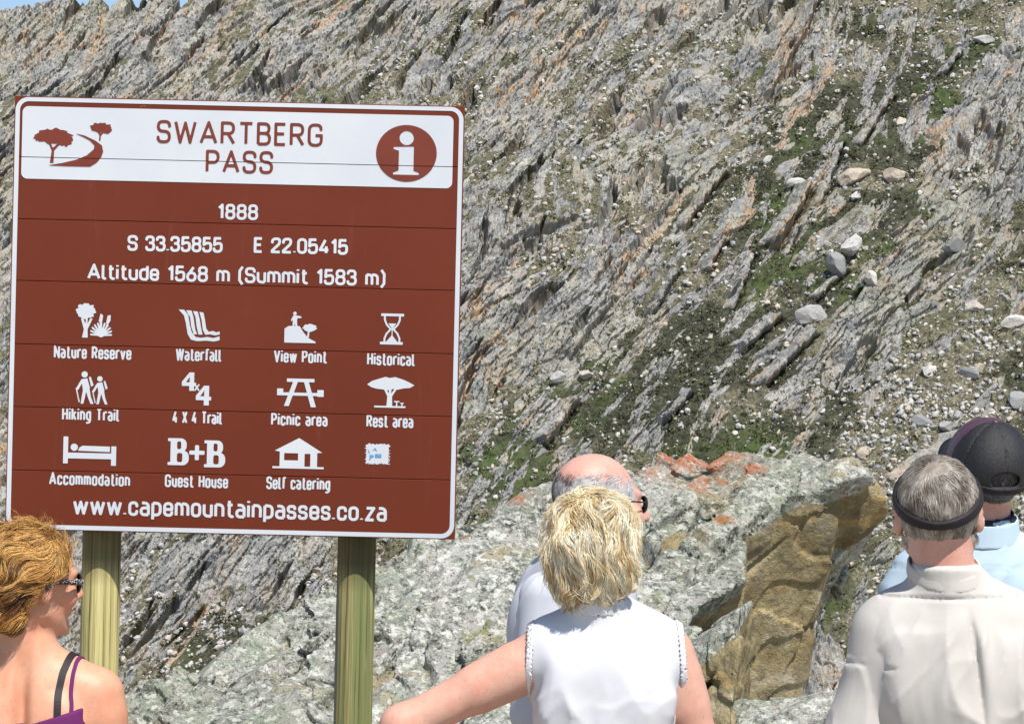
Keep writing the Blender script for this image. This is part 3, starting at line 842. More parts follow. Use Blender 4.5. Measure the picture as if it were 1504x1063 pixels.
def decal(name, f, box, mat, parent, lift, step=0.7, seams=True):
    """fill the negative region of f(P) (board pixels) with one flat mesh"""
    x0, y0, x1, y1 = box
    xs = np.arange(x0, x1 + step, step); ys = np.arange(y0, y1 + step, step)
    P = np.stack(np.meshgrid(xs, ys), -1)
    d = f(P)
    if seams:
        for v in SEAMS: d = np.maximum(d, 0.55 - np.abs(P[..., 1] - v))
    d = np.where(np.abs(d) < 1e-6, 1e-6, d)
    ny, nx = d.shape
    V, Fc = [], []
    ins = d < 0
    full = ins[:-1, :-1] & ins[:-1, 1:] & ins[1:, 1:] & ins[1:, :-1]
    anyc = (ins[:-1, :-1] | ins[:-1, 1:] | ins[1:, 1:] | ins[1:, :-1]) & ~full
    for j in range(ny - 1):
        row = full[j]
        if row.any():
            e = np.diff(np.concatenate([[0], row.astype(np.int8), [0]]))
            for a, b in zip(np.where(e == 1)[0], np.where(e == -1)[0]):
                V += [(xs[a], ys[j]), (xs[b], ys[j]), (xs[b], ys[j + 1]), (xs[a], ys[j + 1])]; Fc.append(4)
        for i in np.where(anyc[j])[0]:
            cs = ((i, j), (i + 1, j), (i + 1, j + 1), (i, j + 1))
            out = []
            for k in range(4):
                a, b = cs[k], cs[(k + 1) % 4]
                da, db = d[a[1], a[0]], d[b[1], b[0]]
                if da < 0: out.append((xs[a[0]], ys[a[1]]))
                if (da < 0) != (db < 0):
                    t = da / (da - db)
                    out.append((xs[a[0]] + t * (xs[b[0]] - xs[a[0]]), ys[a[1]] + t * (ys[b[1]] - ys[a[1]])))
            if len(out) >= 3: V += out; Fc.append(len(out))
    V = np.array(V)
    W = np.stack([V[:, 0] / SPX, np.full(len(V), -lift), -V[:, 1] / SPX], 1)
    me = bpy.data.meshes.new(name)
    st = np.concatenate([[0], np.cumsum(Fc)])
    me.from_pydata(W.tolist(), [], [list(range(st[k], st[k + 1])) for k in range(len(Fc))])
    me.materials.append(mat); me.update()
    return link(bpy.data.objects.new(name, me), parent)

# letterforms as centre lines: cap height 1, "*" = rounded corner
GL = {
 'A': (.66, "0,0 .33,1 .66,0|.12,.3 .54,.3"), 'B': (.5, "0,0 0,1 .47,1* .47,.53* 0,.53|0,.53 .5,.53* .5,0* 0,0"),
 'E': (.42, ".42,1 0,1 0,0 .42,0|0,.52 .37,.52"), 'G': (.54, ".52,.78 .52,1* 0,1* 0,0* .54,0* .54,.48 .28,.48"),
 'H': (.52, "0,0 0,1|.52,0 .52,1|0,.52 .52,.52"), 'N': (.54, "0,0 0,1 .54,0 .54,1"), 'P': (.5, "0,0 0,1 .5,1* .5,.45* 0,.45"),
 'R': (.52, "0,0 0,1 .5,1* .5,.48* 0,.48|.26,.48 .52,0"), 'S': (.5, ".5,.78 .5,1* 0,1* 0,.53* .5,.51* .5,0* 0,0* 0,.22"),
 'T': (.54, "0,1 .54,1|.27,1 .27,0"), 'V': (.58, "0,1 .29,0 .58,1"), 'W': (.86, "0,1 .21,0 .43,.95 .65,0 .86,1"),
 'X': (.5, "0,1 .5,0|0,0 .5,1"),
 '0': (.46, "z0,0* .46,0* .46,1* 0,1*"), '1': (.24, "0,.76 .2,1 .2,0"), '2': (.48, "0,.74 0,1* .46,1* .46,.64* 0,.1 0,0 .48,0"),
 '3': (.47, "0,.8 0,1* .44,1* .44,.54* .16,.54|.16,.54 .47,.54* .47,0* 0,0* 0,.2"), '4': (.52, ".32,1 0,.24 .52,.24|.38,.52 .38,0"),
 '5': (.47, ".44,1 .04,1 .02,.5 .14,.62* .47,.62* .47,0* 0,0* 0,.2"), '6': (.47, ".36,1 .03,.42|z0,0* .47,0* .47,.57* 0,.57*"),
 '8': (.48, "z.02,.54* .46,.54* .46,1* .02,1*|z0,0* .48,0* .48,.54* 0,.54*"),
 'a': (.42, ".04,.74 .42,.74* .42,0|.42,.43 0,.43* 0,0* .42,0"), 'c': (.41, ".41,.54 .41,.74* 0,.74* 0,0* .41,0* .41,.2"),
 'd': (.43, ".43,1 .43,0|.43,.74 0,.74* 0,0* .43,0"), 'e': (.42, ".42,.18 .42,0* 0,0* 0,.74* .42,.74* .42,.37 0,.37"),
 'f': (.3, ".3,1 .11,1* .11,0|0,.72 .28,.72"), 'g': (.43, ".43,.74 .43,-.27* .03,-.27|.43,.74 0,.74* 0,0* .43,0"),
 'h': (.42, "0,1 0,0|0,.74 .42,.74* .42,0"), 'i': (.02, "0,.74 0,0|0,.9 0,1.02"), 'k': (.42, "0,1 0,0|.4,.74 0,.3|.14,.45 .42,0"),
 'l': (.13, "0,1 0,0* .13,0"), 'm': (.68, "0,.74 0,0|0,.74 .34,.74* .34,0|.34,.74 .68,.74* .68,0"), 'n': (.42, "0,.74 0,0|0,.74 .42,.74* .42,0"),
 'o': (.43, "z0,0* .43,0* .43,.74* 0,.74*"), 'p': (.43, "0,.74 0,-.28|0,.74 .43,.74* .43,0* 0,0"), 'r': (.28, "0,.74 0,0|0,.5 0,.74* .28,.74"),
 's': (.4, ".38,.6 .38,.74* 0,.74* 0,.385* .4,.365* .4,0* 0,0* 0,.14"), 't': (.3, ".11,1 .11,0* .3,0|0,.74 .3,.74"),
 'u': (.42, "0,.74 0,0* .42,0|.42,.74 .42,0"), 'v': (.46, "0,.74 .23,0 .46,.74"), 'w': (.72, "0,.74 .18,0 .36,.7 .54,0 .72,.74"),
 'z': (.42, "0,.74 .42,.74 0,0 .42,0"), '.': (.03, "0,0 0,.09"), '(': (.18, ".18,1.12 0,.8 0,.1 .18,-.2"), ')': (.18, "0,1.12 .18,.8 .18,.1 0,-.2"), ' ': (.22, ""),
}

def fillet(pts, R, closed):
    out = []
    n = len(pts)
    for i, (x, y, rd) in enumerate(pts):
        if not rd or (not closed and i in (0, n - 1)): out.append((x, y)); continue
        a = np.array(pts[i - 1][:2]); b = np.array((x, y)); c = np.array(pts[(i + 1) % n][:2])
        la, lc = np.hypot(*(a - b)), np.hypot(*(c - b))
        r = min(R, la * (.5 if (pts[i - 1][2]) else 1.0), lc * (.5 if pts[(i + 1) % n][2] else 1.0))
        p, q = b + (a - b) / la * r, b + (c - b) / lc * r
        for t in np.linspace(0, 1, 9):          # superelliptic corner
            w = (1 - t) ** 2 * p + 2 * t * (1 - t) * b + t * t * q
            out.append(tuple(w * 0.75 + 0.25 * ((1 - t) * p + t * q) if False else w))
    return out

def text(name, s, x0, x1, ybase, caph, stroke, mat, parent, lift, gap=.24, R=.30):
    """one line of lettering fitted between photo columns x0 and x1, baseline at photo row ybase (middle of the line)"""
    u, v = loc((x0 + x1) / 2, ybase)
    adv = []; x = 0
    for ch in s:
        w = GL[ch][0]; adv.append(x); x += w + gap
    tot = x - gap
    sx = (x1 - x0 - stroke) / tot; r = stroke / 2
    xl = u - (x1 - x0) / 2 + r; hh = caph - stroke
    strokes = []
    for ch, ax in zip(s, adv):
        for pth in GL[ch][1].split('|'):
            if not pth: continue
            cl = pth[0] == 'z'; pth = pth[1:] if cl else pth
            pts = []
            for q in pth.split():
                rd = q.endswith('*'); a, b = q.rstrip('*').split(',')
                pts.append((xl + (ax + float(a)) * sx, v - r - float(b) * hh, rd))
            strokes.append((fillet(pts, R * caph * .8, cl), cl))
    def f(P):
        d = np.full(P.shape[:-1], 1e9)
        for pts, cl in strokes:
            q = np.array(pts); bx0, by0 = q.min(0) - stroke * 1.6; bx1, by1 = q.max(0) + stroke * 1.6
            m0 = np.searchsorted(P[0, :, 0], bx0); m1 = np.searchsorted(P[0, :, 0], bx1)
            sub = P[:, m0:m1]
            if sub.shape[1]: d[:, m0:m1] = np.minimum(d[:, m0:m1], path2(sub, pts, r, cl))
        return d
    return decal(name, f, (xl - stroke * 2, v - caph * 1.25, xl + tot * sx + stroke * 2, v + caph * .4), mat, parent, lift)

def blob_outline(c, rx, ry, n=40, seed=0, amp=.12, freq=9):
    r = np.random.RandomState(seed); ph = r.rand(4) * 6.3
    return [(c[0] + rx * cos(a) * (1 + amp * sin(freq * a + ph[0]) * .6 + amp * .6 * sin((freq + 4) * a + ph[1])),
             c[1] + ry * sin(a) * (1 + amp * sin(freq * a + ph[2]) * .6 + amp * .6 * sin((freq + 5) * a + ph[3]))) for a in np.linspace(0, 2 * pi, n * 2, endpoint=False)]

def picto(name, fn, x0, y0, x1, y1, mat, parent, lift):
    """fn(P) takes photo pixel coordinates"""
    c = loc((x0 + x1) / 2, (y0 + y1) / 2)
    ox, oy = (x0 + x1) / 2 - c[0], (y0 + y1) / 2 - c[1]
    return decal(name, lambda P: fn(P + np.array((ox, oy))), (x0 - 3 - ox, y0 - 3 - oy, x1 + 3 - ox, y1 + 3 - oy), mat, parent, lift, step=0.55)

def U(*ds):
    r = ds[0]
    for d in ds[1:]: r = np.minimum(r, d)
    return r

def p_road(P):
    tree = lambda cx, cy, rx, ry, sd: poly2(P, blob_outline((cx, cy), rx, ry, 40, sd, .14, 8))
    road = poly2(P, [(110, 196), (124, 199), (140, 206), (150, 213), (152, 222), (149, 231), (142, 239), (133, 244.5), (100, 244.5), (71, 244), (92, 240), (112, 235), (128, 228), (138, 219), (139, 213), (132, 206), (122, 201)])
    return U(tree(79, 201, 26, 11, 1), tree(95, 206, 12, 9, 2), tree(60, 203, 10, 6, 3), poly2(P, [(74, 240), (76.5, 222), (72, 212), (75, 212), (78, 218), (86, 211), (89, 211.5), (80, 222), (79.5, 240)]),
             tree(148, 187, 15.5, 7, 4), tree(157, 190, 6.5, 5.5, 7), poly2(P, [(145.5, 206), (146, 198), (143, 193), (145, 193), (147, 196), (151, 192.5), (153, 193), (148, 199), (147.8, 206)]), road)
def p_info(P):
    i = U(circ(P, (597, 203), 10.5), poly2(P, [(578, 216), (608, 215), (608, 250.5), (616, 253.5), (616, 257), (578, 257), (578, 253.5), (586, 250.5), (586, 222), (578, 219.5)]))
    return np.maximum(ellp(P, (597, 225.5), 44.5, 41.5), -i)
def p_nature(P):
    ag = [seg2(P, (149, 492), (149 + 15 * cos(a), 489 - 15 * sin(a)), 1.3) for a in np.linspace(-.15, pi + .15, 11)]
    return U(poly2(P, blob_outline((126, 457), 14, 11, 40, 5, .12, 8)), poly2(P, [(121, 496), (123.5, 484), (119, 468), (122, 466), (125.5, 476), (127, 466), (129, 466), (128.5, 476), (133, 467), (136, 468), (129, 484), (129.5, 496)]),
             *ag, circ(P, (149, 490), 5), seg2(P, (148, 488), (147.5, 472), 1.0), seg2(P, (153, 488), (158.5, 474), 1.0), poly2(P, [(145, 472), (147.5, 460), (151.5, 463), (150, 473)]), poly2(P, [(156, 474), (158, 463), (162.5, 462), (162.5, 470), (159, 476)]))
def p_fall(P):
    def band(o, w):
        top = [(262 + o * 1.05, 454.5), (268 + o, 457), (273 + o, 466), (276 + o * .92, 480), (281 + o * .8, 492 - o * .35)]
        return path2(P, [(top[0][0], 455.5)] + top[1:], w, flat=False)
    w1 = poly2(P, [(262, 455), (270, 455.5), (276, 462), (279, 478), (282, 488), (288, 495), (296, 496), (305, 494.5), (314, 496), (323, 493), (323, 499), (315, 501), (303, 500), (290, 501), (281, 499), (276, 491), (273, 475), (270, 464)])
    w2 = poly2(P, [(273, 456), (281, 456.5), (284, 466), (287, 484), (290, 491), (285, 491), (281, 480), (279, 466)])
    w3 = poly2(P, [(283, 457), (290, 457.5), (293, 468), (296, 484), (298, 491), (292, 491.5), (289, 480), (287, 466)])
    w4 = poly2(P, [(292.5, 458), (298.5, 459), (301, 470), (303, 482), (307, 487), (313, 485.5), (318, 487.5), (323, 486), (323, 490.5), (316, 492), (309, 490.5), (302, 491.5), (298, 484), (296, 470)])
    return U(w1, w2, w3, w4)
def p_view(P):
    return U(circ(P, (432.8, 460.5), 2.6), poly2(P, [(430.5, 463.5), (435.5, 463.5), (442, 464.5), (442.5, 467), (436.5, 467.5), (436, 472), (437, 481.5), (434.5, 481.5), (433, 475), (431.5, 481.5), (429.5, 481.5), (430, 470), (428.5, 472), (427, 470.5)]),
             poly2(P, [(418, 503.5), (418, 483), (424, 479), (440, 479), (446, 488), (453, 496), (464, 501.5), (464, 503.5)]), poly2(P, blob_outline((455, 481), 10, 5.5, 30, 8, .12, 7)), poly2(P, [(451.5, 494), (452.5, 485), (457.5, 485), (454.5, 488), (454, 496)]))
def p_glass(P):
    arc = []
    for sgn in (-1, 1):
        up = [(576 + sgn * 11, 463), (576 + sgn * 11, 470), (576 + sgn * 8, 477), (576 + sgn * 2.0, 483.5), (576 + sgn * 8, 490), (576 + sgn * 11, 497), (576 + sgn * 11, 503)]
        arc.append(path2(P, up, 1.35, flat=False))
    return U(*arc, rrect(P, 559.5, 460.5, 593, 464.5, .5), rrect(P, 558.5, 502, 592, 506, .5), poly2(P, [(570, 475), (582, 475), (577, 482), (575.5, 482)]), seg2(P, (576.2, 480), (576, 497), .7), poly2(P, [(567, 502.5), (576, 492), (584.5, 502.5)]))
def p_hike(P):
    def man(x, y, k):
        q = lambda a, b: (x + a * k, y + b * k)
        return U(circ(P, q(0, 0), 4.6 * k), path2(P, [q(-4, 10), q(-9, 19), q(-10, 21)], 1.9 * k, flat=False), poly2(P, [q(-4.5, 7), q(4, 5.5), q(8, 19), q(7.5, 24), q(-2, 24)]),
                 poly2(P, [q(-2, 23), q(3, 23), q(1, 34), q(-1, 43), q(-5, 43), q(-3.5, 32)]), poly2(P, [q(2, 23), q(8, 23), q(10, 33), q(14, 43), q(9.5, 43), q(6, 35)]),
                 path2(P, [q(-12, 20), q(-7, 41)], .9 * k), poly2(P, [q(6.2, 4), q(9, 3), q(13.5, 15.5), q(10, 18)]))
    return U(man(124, 550, 1.0), man(146.5, 556, .87))
def four(P, x, y, k):
    q = lambda a, b: (x + a * k, y + b * k)
    return np.maximum(poly2(P, [q(11, 0), q(18, 0), q(18, 15), q(21, 15), q(21, 20), q(18, 20), q(18, 27), q(11, 27), q(11, 20), q(0, 20), q(0, 14)]), -poly2(P, [q(11.4, 14.6), q(11.4, 6.5), q(6, 14.6)]))
def p_4x4(P):
    return U(four(P, 267, 547, 1.0), four(P, 288, 566, 1.07), seg2(P, (286.5, 565), (292, 573), 1.1), seg2(P, (292, 565), (286.5, 573), 1.1))
def p_picnic(P):
    return U(rrect(P, 421, 556, 461.5, 561, .4), poly2(P, [(430.5, 560), (437.5, 560), (424.5, 596.5), (417.5, 596.5)]), poly2(P, [(446, 560), (453, 560), (464.5, 597.5), (457, 597.5)]), rrect(P, 407, 576.5, 475.5, 581, .3), rrect(P, 407, 571, 416, 581, .3), rrect(P, 466, 572, 475.5, 582, .3))
def p_rest(P):
    crown = poly2(P, [(539, 565), (546, 560), (556, 556.5), (566, 553.5), (572, 555), (580, 553.5), (592, 557), (601, 561), (608.5, 565), (602, 569), (592, 570), (584, 572), (578, 571), (570, 573), (562, 572), (552, 571), (545, 569)])
    return U(crown, poly2(P, [(563, 570), (567, 570), (571, 578), (571.5, 570), (575, 570), (574.5, 578), (580, 570), (583, 571), (576, 582), (576.5, 597), (568, 597), (569, 582)]), rrect(P, 550, 596, 596, 598.6, .3), rrect(P, 579, 588.5, 587, 590.3, .3), rrect(P, 582, 589, 584, 597, .2), rrect(P, 588, 591, 593.5, 592.6, .3), rrect(P, 590, 592, 591.6, 597, .2))
def p_bed(P):
    return U(rrect(P, 93, 641.5, 100, 681, .4), rrect(P, 99, 665, 170, 673.5, .3), rrect(P, 163.5, 654.5, 170.8, 683, .4), circ(P, (109, 657), 5.3), poly2(P, [(114.5, 662), (117, 657), (121.5, 654.5), (161.5, 655), (161.5, 663)]))
def p_bb(P):
    def B(x, y):
        o = U(rrect(P, x, y, x + 16, y + 4.5, 1.2), rrect(P, x, y + 35, x + 16, y + 39.5, 1.2), rrect(P, x + 4, y, x + 13.5, y + 39, .5), rrect(P, x + 8, y, x + 27.5, y + 20, 8.5), rrect(P, x + 8, y + 17.5, x + 31, y + 39.5, 9.5))
        return np.maximum(o, -U(rrect(P, x + 13.5, y + 4.5, x + 19.5, y + 16, 2.6), rrect(P, x + 13.5, y + 21.5, x + 21.5, y + 35, 3)))
    return U(B(246.5, 644), B(300, 646), rrect(P, 278, 661.5, 300.5, 667.5, 1.5), rrect(P, 286.3, 653.5, 292.3, 675.5, 1.5))
def p_house(P):
    o = U(poly2(P, [(403.5, 662), (439, 643), (473.5, 664), (467, 664.5), (411, 663.5)]), rrect(P, 411, 661, 466, 687, .2), rrect(P, 400.5, 685, 476, 688, .3))
    return np.maximum(o, -U(rrect(P, 417.5, 665.5, 438, 676, .2), rrect(P, 447.5, 666, 456, 684.8, .2)))

def sign_mats():
    m = NT("brown_enamel", 0.34, 0.3)
    n = m.noise(1.4, 5, 0.6); f = m.noise(60.0, 4, 0.7)
    c = m.mix(m.rng(n, 0.35, 0.65), (0.132, 0.0222, 0.0068), (0.152, 0.027, 0.0092))
    st = m.noise(1.0, 6, 0.7, vec=m.map((26, 1, 1.6)))
    c = m.mix(m.rng(st, 0.60, 0.78, 0, 0.16), c, (0.34, 0.16, 0.11))
    c = m.mix(m.rng(m.noise(16.0, 5, 0.7), 0.69, 0.74, 0, 0.55), c, (0.40, 0.22, 0.16))
    m.base(c); m.set(m.b.inputs['Roughness'], m.rng(f, 0.3, 0.7, 0.30, 0.42))
    w = NT("white_film", 0.45, 0.25)
    c = w.mix(w.rng(w.noise(2.0, 5), 0.35, 0.65), (0.56, 0.59, 0.63), (0.63, 0.655, 0.68))
    c = w.mix(w.rng(w.noise(40.0, 5, 0.7), 0.62, 0.72, 0, 0.35), c, (0.45, 0.44, 0.42))
    w.base(c)
    b = NT("brown_film", 0.4, 0.4); b.base(b.mix(b.rng(b.noise(3.0, 4), .4, .6), (0.165, 0.030, 0.014), (0.19, 0.036, 0.018)))
    d = plain("seam_shadow", (0.045, 0.014, 0.009), 0.9)
    pines = []
    for nm, gm, tone in (("pale_treated_pine", 0.10, 1.85), ("green_treated_pine", 0.70, 1.35)):
        p = NT(nm, 0.78, 0.2)
        g = p.noise(1.0, 6, 0.7, vec=p.map((70, 70, 0.9)), dist=0.8); g2 = p.noise(1.0, 5, 0.7, vec=p.map((22, 22, 0.7)), dist=0.6)
        c = p.ramp(g, *[(k, tuple(tone * q for q in cc)) for k, cc in ((0.30, (0.115, 0.105, 0.042)), (0.43, (0.25, 0.215, 0.088)), (0.56, (0.345, 0.30, 0.13)), (0.72, (0.44, 0.40, 0.21)))])
        c = p.mix(p.rng(g2, 0.42, 0.56, 0, gm), c, tuple(q * tone * .85 for q in (0.088, 0.132, 0.046)))
        c = p.mix(p.rng(p.noise(1.0, 5, .7, vec=p.map((150, 150, 1.3))), 0.54, 0.64, 0, 0.85), c, (0.045, 0.038, 0.020))
        c = p.mix(p.rng(p.noise(1.0, 4, .6, vec=p.map((30, 30, 3.0))), 0.62, 0.72, 0, 0.5), c, (0.50, 0.46, 0.30))
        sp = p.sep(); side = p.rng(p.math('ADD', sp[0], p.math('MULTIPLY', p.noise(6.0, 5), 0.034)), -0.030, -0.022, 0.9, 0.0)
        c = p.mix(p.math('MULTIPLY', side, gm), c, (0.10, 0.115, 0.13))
        kn = p.vor(2.3, vec=p.map((3.2, 3.2, 1.0))); c = p.mix(p.rng(kn, 0.03, 0.09, 0.85, 0), c, (0.07, 0.045, 0.02))
        c = p.mix(p.rng(sp[2], 1.30, 1.38, 0, 0.78), c, (0.080, 0.066, 0.032))  # board's shade on the post top put into the colour, with some dark stain
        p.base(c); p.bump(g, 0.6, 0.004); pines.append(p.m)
    s = plain("galvanised_steel", (0.42, 0.43, 0.44), 0.45, 0.5)
    s.node_tree.nodes['Principled BSDF'].inputs['Metallic'].default_value = 0.8
    bl = plain("blue_ink", (0.10, 0.30, 0.55), 0.5)
    return m.m, w.m, b.m, d, pines, s, bl

def box_v(x0, y0, z0, x1, y1, z1, b=0.0):
    v = [(x0, y0, z0), (x1, y0, z0), (x1, y1, z0), (x0, y1, z0), (x0, y0, z1), (x1, y0, z1), (x1, y1, z1), (x0, y1, z1)]
    return v, [(0, 3, 2, 1), (4, 5, 6, 7), (0, 1, 5, 4), (1, 2, 6, 5), (2, 3, 7, 6), (3, 0, 4, 7)]

def post_mesh(name, u, z_top, z_bot, y, mat, parent, seed, r0=0.0525):
    """round treated pole; vertices in the post's own space"""
    n = 48; zs = np.linspace(z_bot, z_top, 90); a = np.linspace(0, 2 * pi, n, endpoint=False)
    A, Z = np.meshgrid(a, zs)
    rr = r0 * (1 + 0.012 * fb2(np.cos(A) * 1.2 + seed, Z * 1.5, 3, seed) + 0.010 * pn2(np.cos(A) * 6 + 9 * np.sin(A), Z * .6, seed + 3))
    # drying cracks
    for ca, w in ((4.2, .03), (5.3, .02), (3.6, .02), (1.0, .03)):
        dd = np.abs(((A - ca - 0.08 * pn2(Z * 1.2, Z * 0 + ca, seed) + pi) % (2 * pi)) - pi)
        rr -= 0.006 * np.exp(-(dd / w) ** 2) * np.clip(pn2(Z * 1.1 + ca * 7, Z * 0, seed + 5) + .2, 0, 1)
    V = np.stack([rr * np.cos(A), rr * np.sin(A), Z], -1).reshape(-1, 3)
    i = (np.arange(len(zs) - 1)[:, None] * n + np.arange(n)[None]); j = (np.arange(len(zs) - 1)[:, None] * n + (np.arange(n)[None] + 1) % n)
    q = np.stack([i, j, j + n, i + n], -1).reshape(-1, 4)
    V = np.concatenate([V, [(0, 0, z_bot), (0, 0, z_top)]])
    c0 = len(V) - 2; k = np.arange(n); top = (len(zs) - 1) * n
    tri = np.concatenate([np.stack([(k + 1) % n, k, np.full(n, c0)], 1), np.stack([top + k, top + (k + 1) % n, np.full(n, c0 + 1)], 1)])
    o = mesh_np(name, V, [q, tri], mat, parent, smooth=True)
    o.location = (u / SPX, y, 0)
    return o

def build_sign():
    brown, white, bfilm, dark, pine, steel, blue = sign_mats()
    p0 = at(SX0, SY0, SY)
    # foot of the sign: below the middle of the board, on the ground
    mid = SW / 2 / SPX
    root = empty("information_sign", (0, 0, 0))
    tag(root, "brown mountain pass information sign with white writing on two wooden posts", "sign")
    M = Matrix.Translation(Vector(p0)) @ Matrix.Rotation(STH, 4, 'Y')
    foot = M @ Vector((mid, 0.08, -p0[2] / cos(STH)))
    root.location = (foot.x, foot.y, 0.0); root.rotation_euler = (0, STH, 0)
    hold = root
    off = Vector(root.matrix_basis.inverted() @ M @ Vector((0, 0, 0)))
    # the board: planks with fine gaps, rounded lips, on a dark core
    V, Fq = [], []
    ed = [0.0] + SEAMS + [SH]
    T = 0.022
    for k in range(len(ed) - 1):
        z1 = -(ed[k] + (0.42 if k else 0)) / SPX; z0 = -(ed[k + 1] - (0.42 if k < len(ed) - 2 else 0)) / SPX
        c = 0.0011
        prof = [(0.0, z0 + c), (0.0, z1 - c), (c, z1), (T, z1), (T, z0), (c, z0)]
        b0 = len(V); n = len(prof)
        for x in (0.0, SW / SPX): V += [(x, y, z) for y, z in prof]
        for i in range(n):
            j = (i + 1) % n; Fq.append((b0 + i, b0 + j, b0 + n + j, b0 + n + i))
        Fq += [(b0 + 0, b0 + 1, b0 + 4, b0 + 5), (b0 + 1, b0 + 2, b0 + 3, b0 + 4), (b0 + n + 5, b0 + n + 4, b0 + n + 1, b0 + n), (b0 + n + 4, b0 + n + 3, b0 + n + 2, b0 + n + 1)]
    board = mesh_np("board", np.array(V), np.array(Fq), brown, hold)
    board.location = off
    v, f = box_v(0.004, T * .45, -SH / SPX + .004, SW / SPX - .004, T * .9, -.004)
    core = mesh_np("board_core", np.array(v), np.array(f), dark, board)
    A, B2 = 0.0012, 0.0024
    # white line round the board, rounded corners, not crossed by the seams
    decal("border", lambda P: np.maximum(rrect(P, 1.5, 1.5, SW - 1.5, SH - 1.5, 19), -rrect(P, 8.0, 7.5, SW - 8.0, SH - 8.0, 13)), (0, 0, SW, SH), white, board, A, step=1.0, seams=False)
    x0, y0 = loc(33.5, 157); x1, y1 = loc(664, 277)
    decal("header_panel", lambda P: rrect(P, x0, y0 - 1, x1, y1, 9), (x0 - 2, y0 - 3, x1 + 2, y1 + 2), white, board, A, step=0.5)
    Tx = lambda *a, **k: text("lettering", *a, parent=board, **k)
    for s, a, b, yb, ch, st in (("SWARTBERG", 230, 474, 213.2, 34.0, 4.3), ("PASS", 302, 401, 254.8, 33.5, 4.3)):
        Tx(s, a, b, yb, ch, st, mat=bfilm, lift=B2, gap=.27)
    for s, a, b, yb, ch, st, gp in (("1888", 319.5, 379, 323, 23.2, 4.0, .24), ("S 33.35855", 187, 327, 370, 23.2, 4.0, .22), ("E 22.05415", 372.5, 511, 373, 23.2, 4.0, .22),
                                    ("Altitude 1568 m (Summit 1583 m)", 128, 566, 415.5, 23.5, 3.9, .23), ("www.capemountainpasses.co.za", 107, 568, 760.5, 27.5, 4.3, .25),
                                    ("Nature Reserve", 79, 193, 527.3, 18.8, 2.9, .33), ("Waterfall", 258, 325, 530.5, 18.8, 2.9, .33), ("View Point", 402, 480, 533, 18.8, 2.9, .33), ("Historical", 539, 609, 537, 18.8, 2.9, .33),
                                    ("Hiking Trail", 91, 175, 618, 18.8, 2.9, .33), ("4 X 4 Trail", 253, 326, 622.5, 18.8, 2.9, .33), ("Picnic area", 398, 481, 625.5, 18.8, 2.9, .33), ("Rest area", 538, 607, 628, 18.8, 2.9, .33),
                                    ("Accommodation", 72, 191, 713, 18.8, 2.9, .33), ("Guest House", 242, 335, 716, 18.8, 2.9, .33), ("Self catering", 391, 485, 719, 18.8, 2.9, .33)):
        Tx(s, a, b, yb, ch, st, mat=white, lift=A, gap=gp)
    for fn, bx, mt, lf in ((p_road, (48, 176, 168, 248), bfilm, B2), (p_info, (550, 182, 644, 268), bfilm, B2), (p_nature, (108, 443, 168, 500), white, A), (p_fall, (258, 452, 326, 504), white, A),
                       (p_view, (414, 456, 468, 506), white, A), (p_glass, (556, 458, 596, 508), white, A), (p_hike, (108, 543, 164, 597), white, A), (p_4x4, (264, 545, 316, 598), white, A),
                       (p_picnic, (404, 553, 479, 600), white, A), (p_rest, (536, 551, 612, 601), white, A), (p_bed, (90, 639, 174, 686), white, A), (p_bb, (243, 641, 335, 689), white, A), (p_house, (398, 640, 479, 691), white, A)):
        picto("pictogram", fn, *bx, mt, board, lf)
    def torn(P):
        j = pn2(P[..., 0] / 2.2, P[..., 1] / 2.2, 3) * 2.2 + pn2(P[..., 0] / 6, P[..., 1] / 1.2, 5) * 1.6
        return np.maximum(rrect(P, 537.5, 652, 571.5, 681, 1.5) + j, -(pn2(P[..., 0] / 3.0, P[..., 1] / 3.0, 9) * 6 + 5.2 + (P[..., 0] - 540) * .3))
    st = picto("sticker", torn, 535, 649, 575, 684, white, board, A)
    def ink(P): return U(rrect(P, 543, 668, 549, 671, .3), rrect(P, 551, 666.5, 560, 671.5, .6), seg2(P, (543, 674), (547, 669), 1), seg2(P, (548, 661), (551, 658), .5), seg2(P, (551, 658), (553, 662), .5), rrect(P, 556, 668, 560.5, 671.5, .3), seg2(P, (541, 661), (543, 665), .5)) + pn2(P[..., 0] / 1.4, P[..., 1] / 1.4, 12) * .8
    picto("sticker_print", ink, 538, 654, 570, 679, blue, board, B2)
    # posts, and the steel rails between posts and board
    zt = off.z - 0.03
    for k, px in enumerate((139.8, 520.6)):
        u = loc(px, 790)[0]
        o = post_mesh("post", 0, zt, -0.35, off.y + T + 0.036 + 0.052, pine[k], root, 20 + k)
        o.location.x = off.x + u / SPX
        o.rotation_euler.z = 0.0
    for vv in (95, 330, 560):
        v, f = box_v(0.05, T + .001, -(vv + 12) / SPX, SW / SPX - .05, T + 0.0375, -(vv - 12) / SPX)
        mesh_np("mounting_rail", np.array(v) + np.array(off), np.array(f), steel, root)
# ------------------------------------------------------------------ people
def head_axes(yaw, pitch=0.0, roll=0.0):
    """columns: right, forward, up; yaw turns from 'away from the camera' clockwise"""
    f = np.array((sin(yaw), cos(yaw), 0.0)); r = np.array((cos(yaw), -sin(yaw), 0.0)); z = np.array((0, 0, 1.0))
    f2 = f * cos(pitch) + z * sin(pitch); u = z * cos(pitch) - f * sin(pitch)
    r2 = r * cos(roll) - u * sin(roll); u2 = u * cos(roll) + r * sin(roll)
    return np.stack([r2, f2, u2], 1)

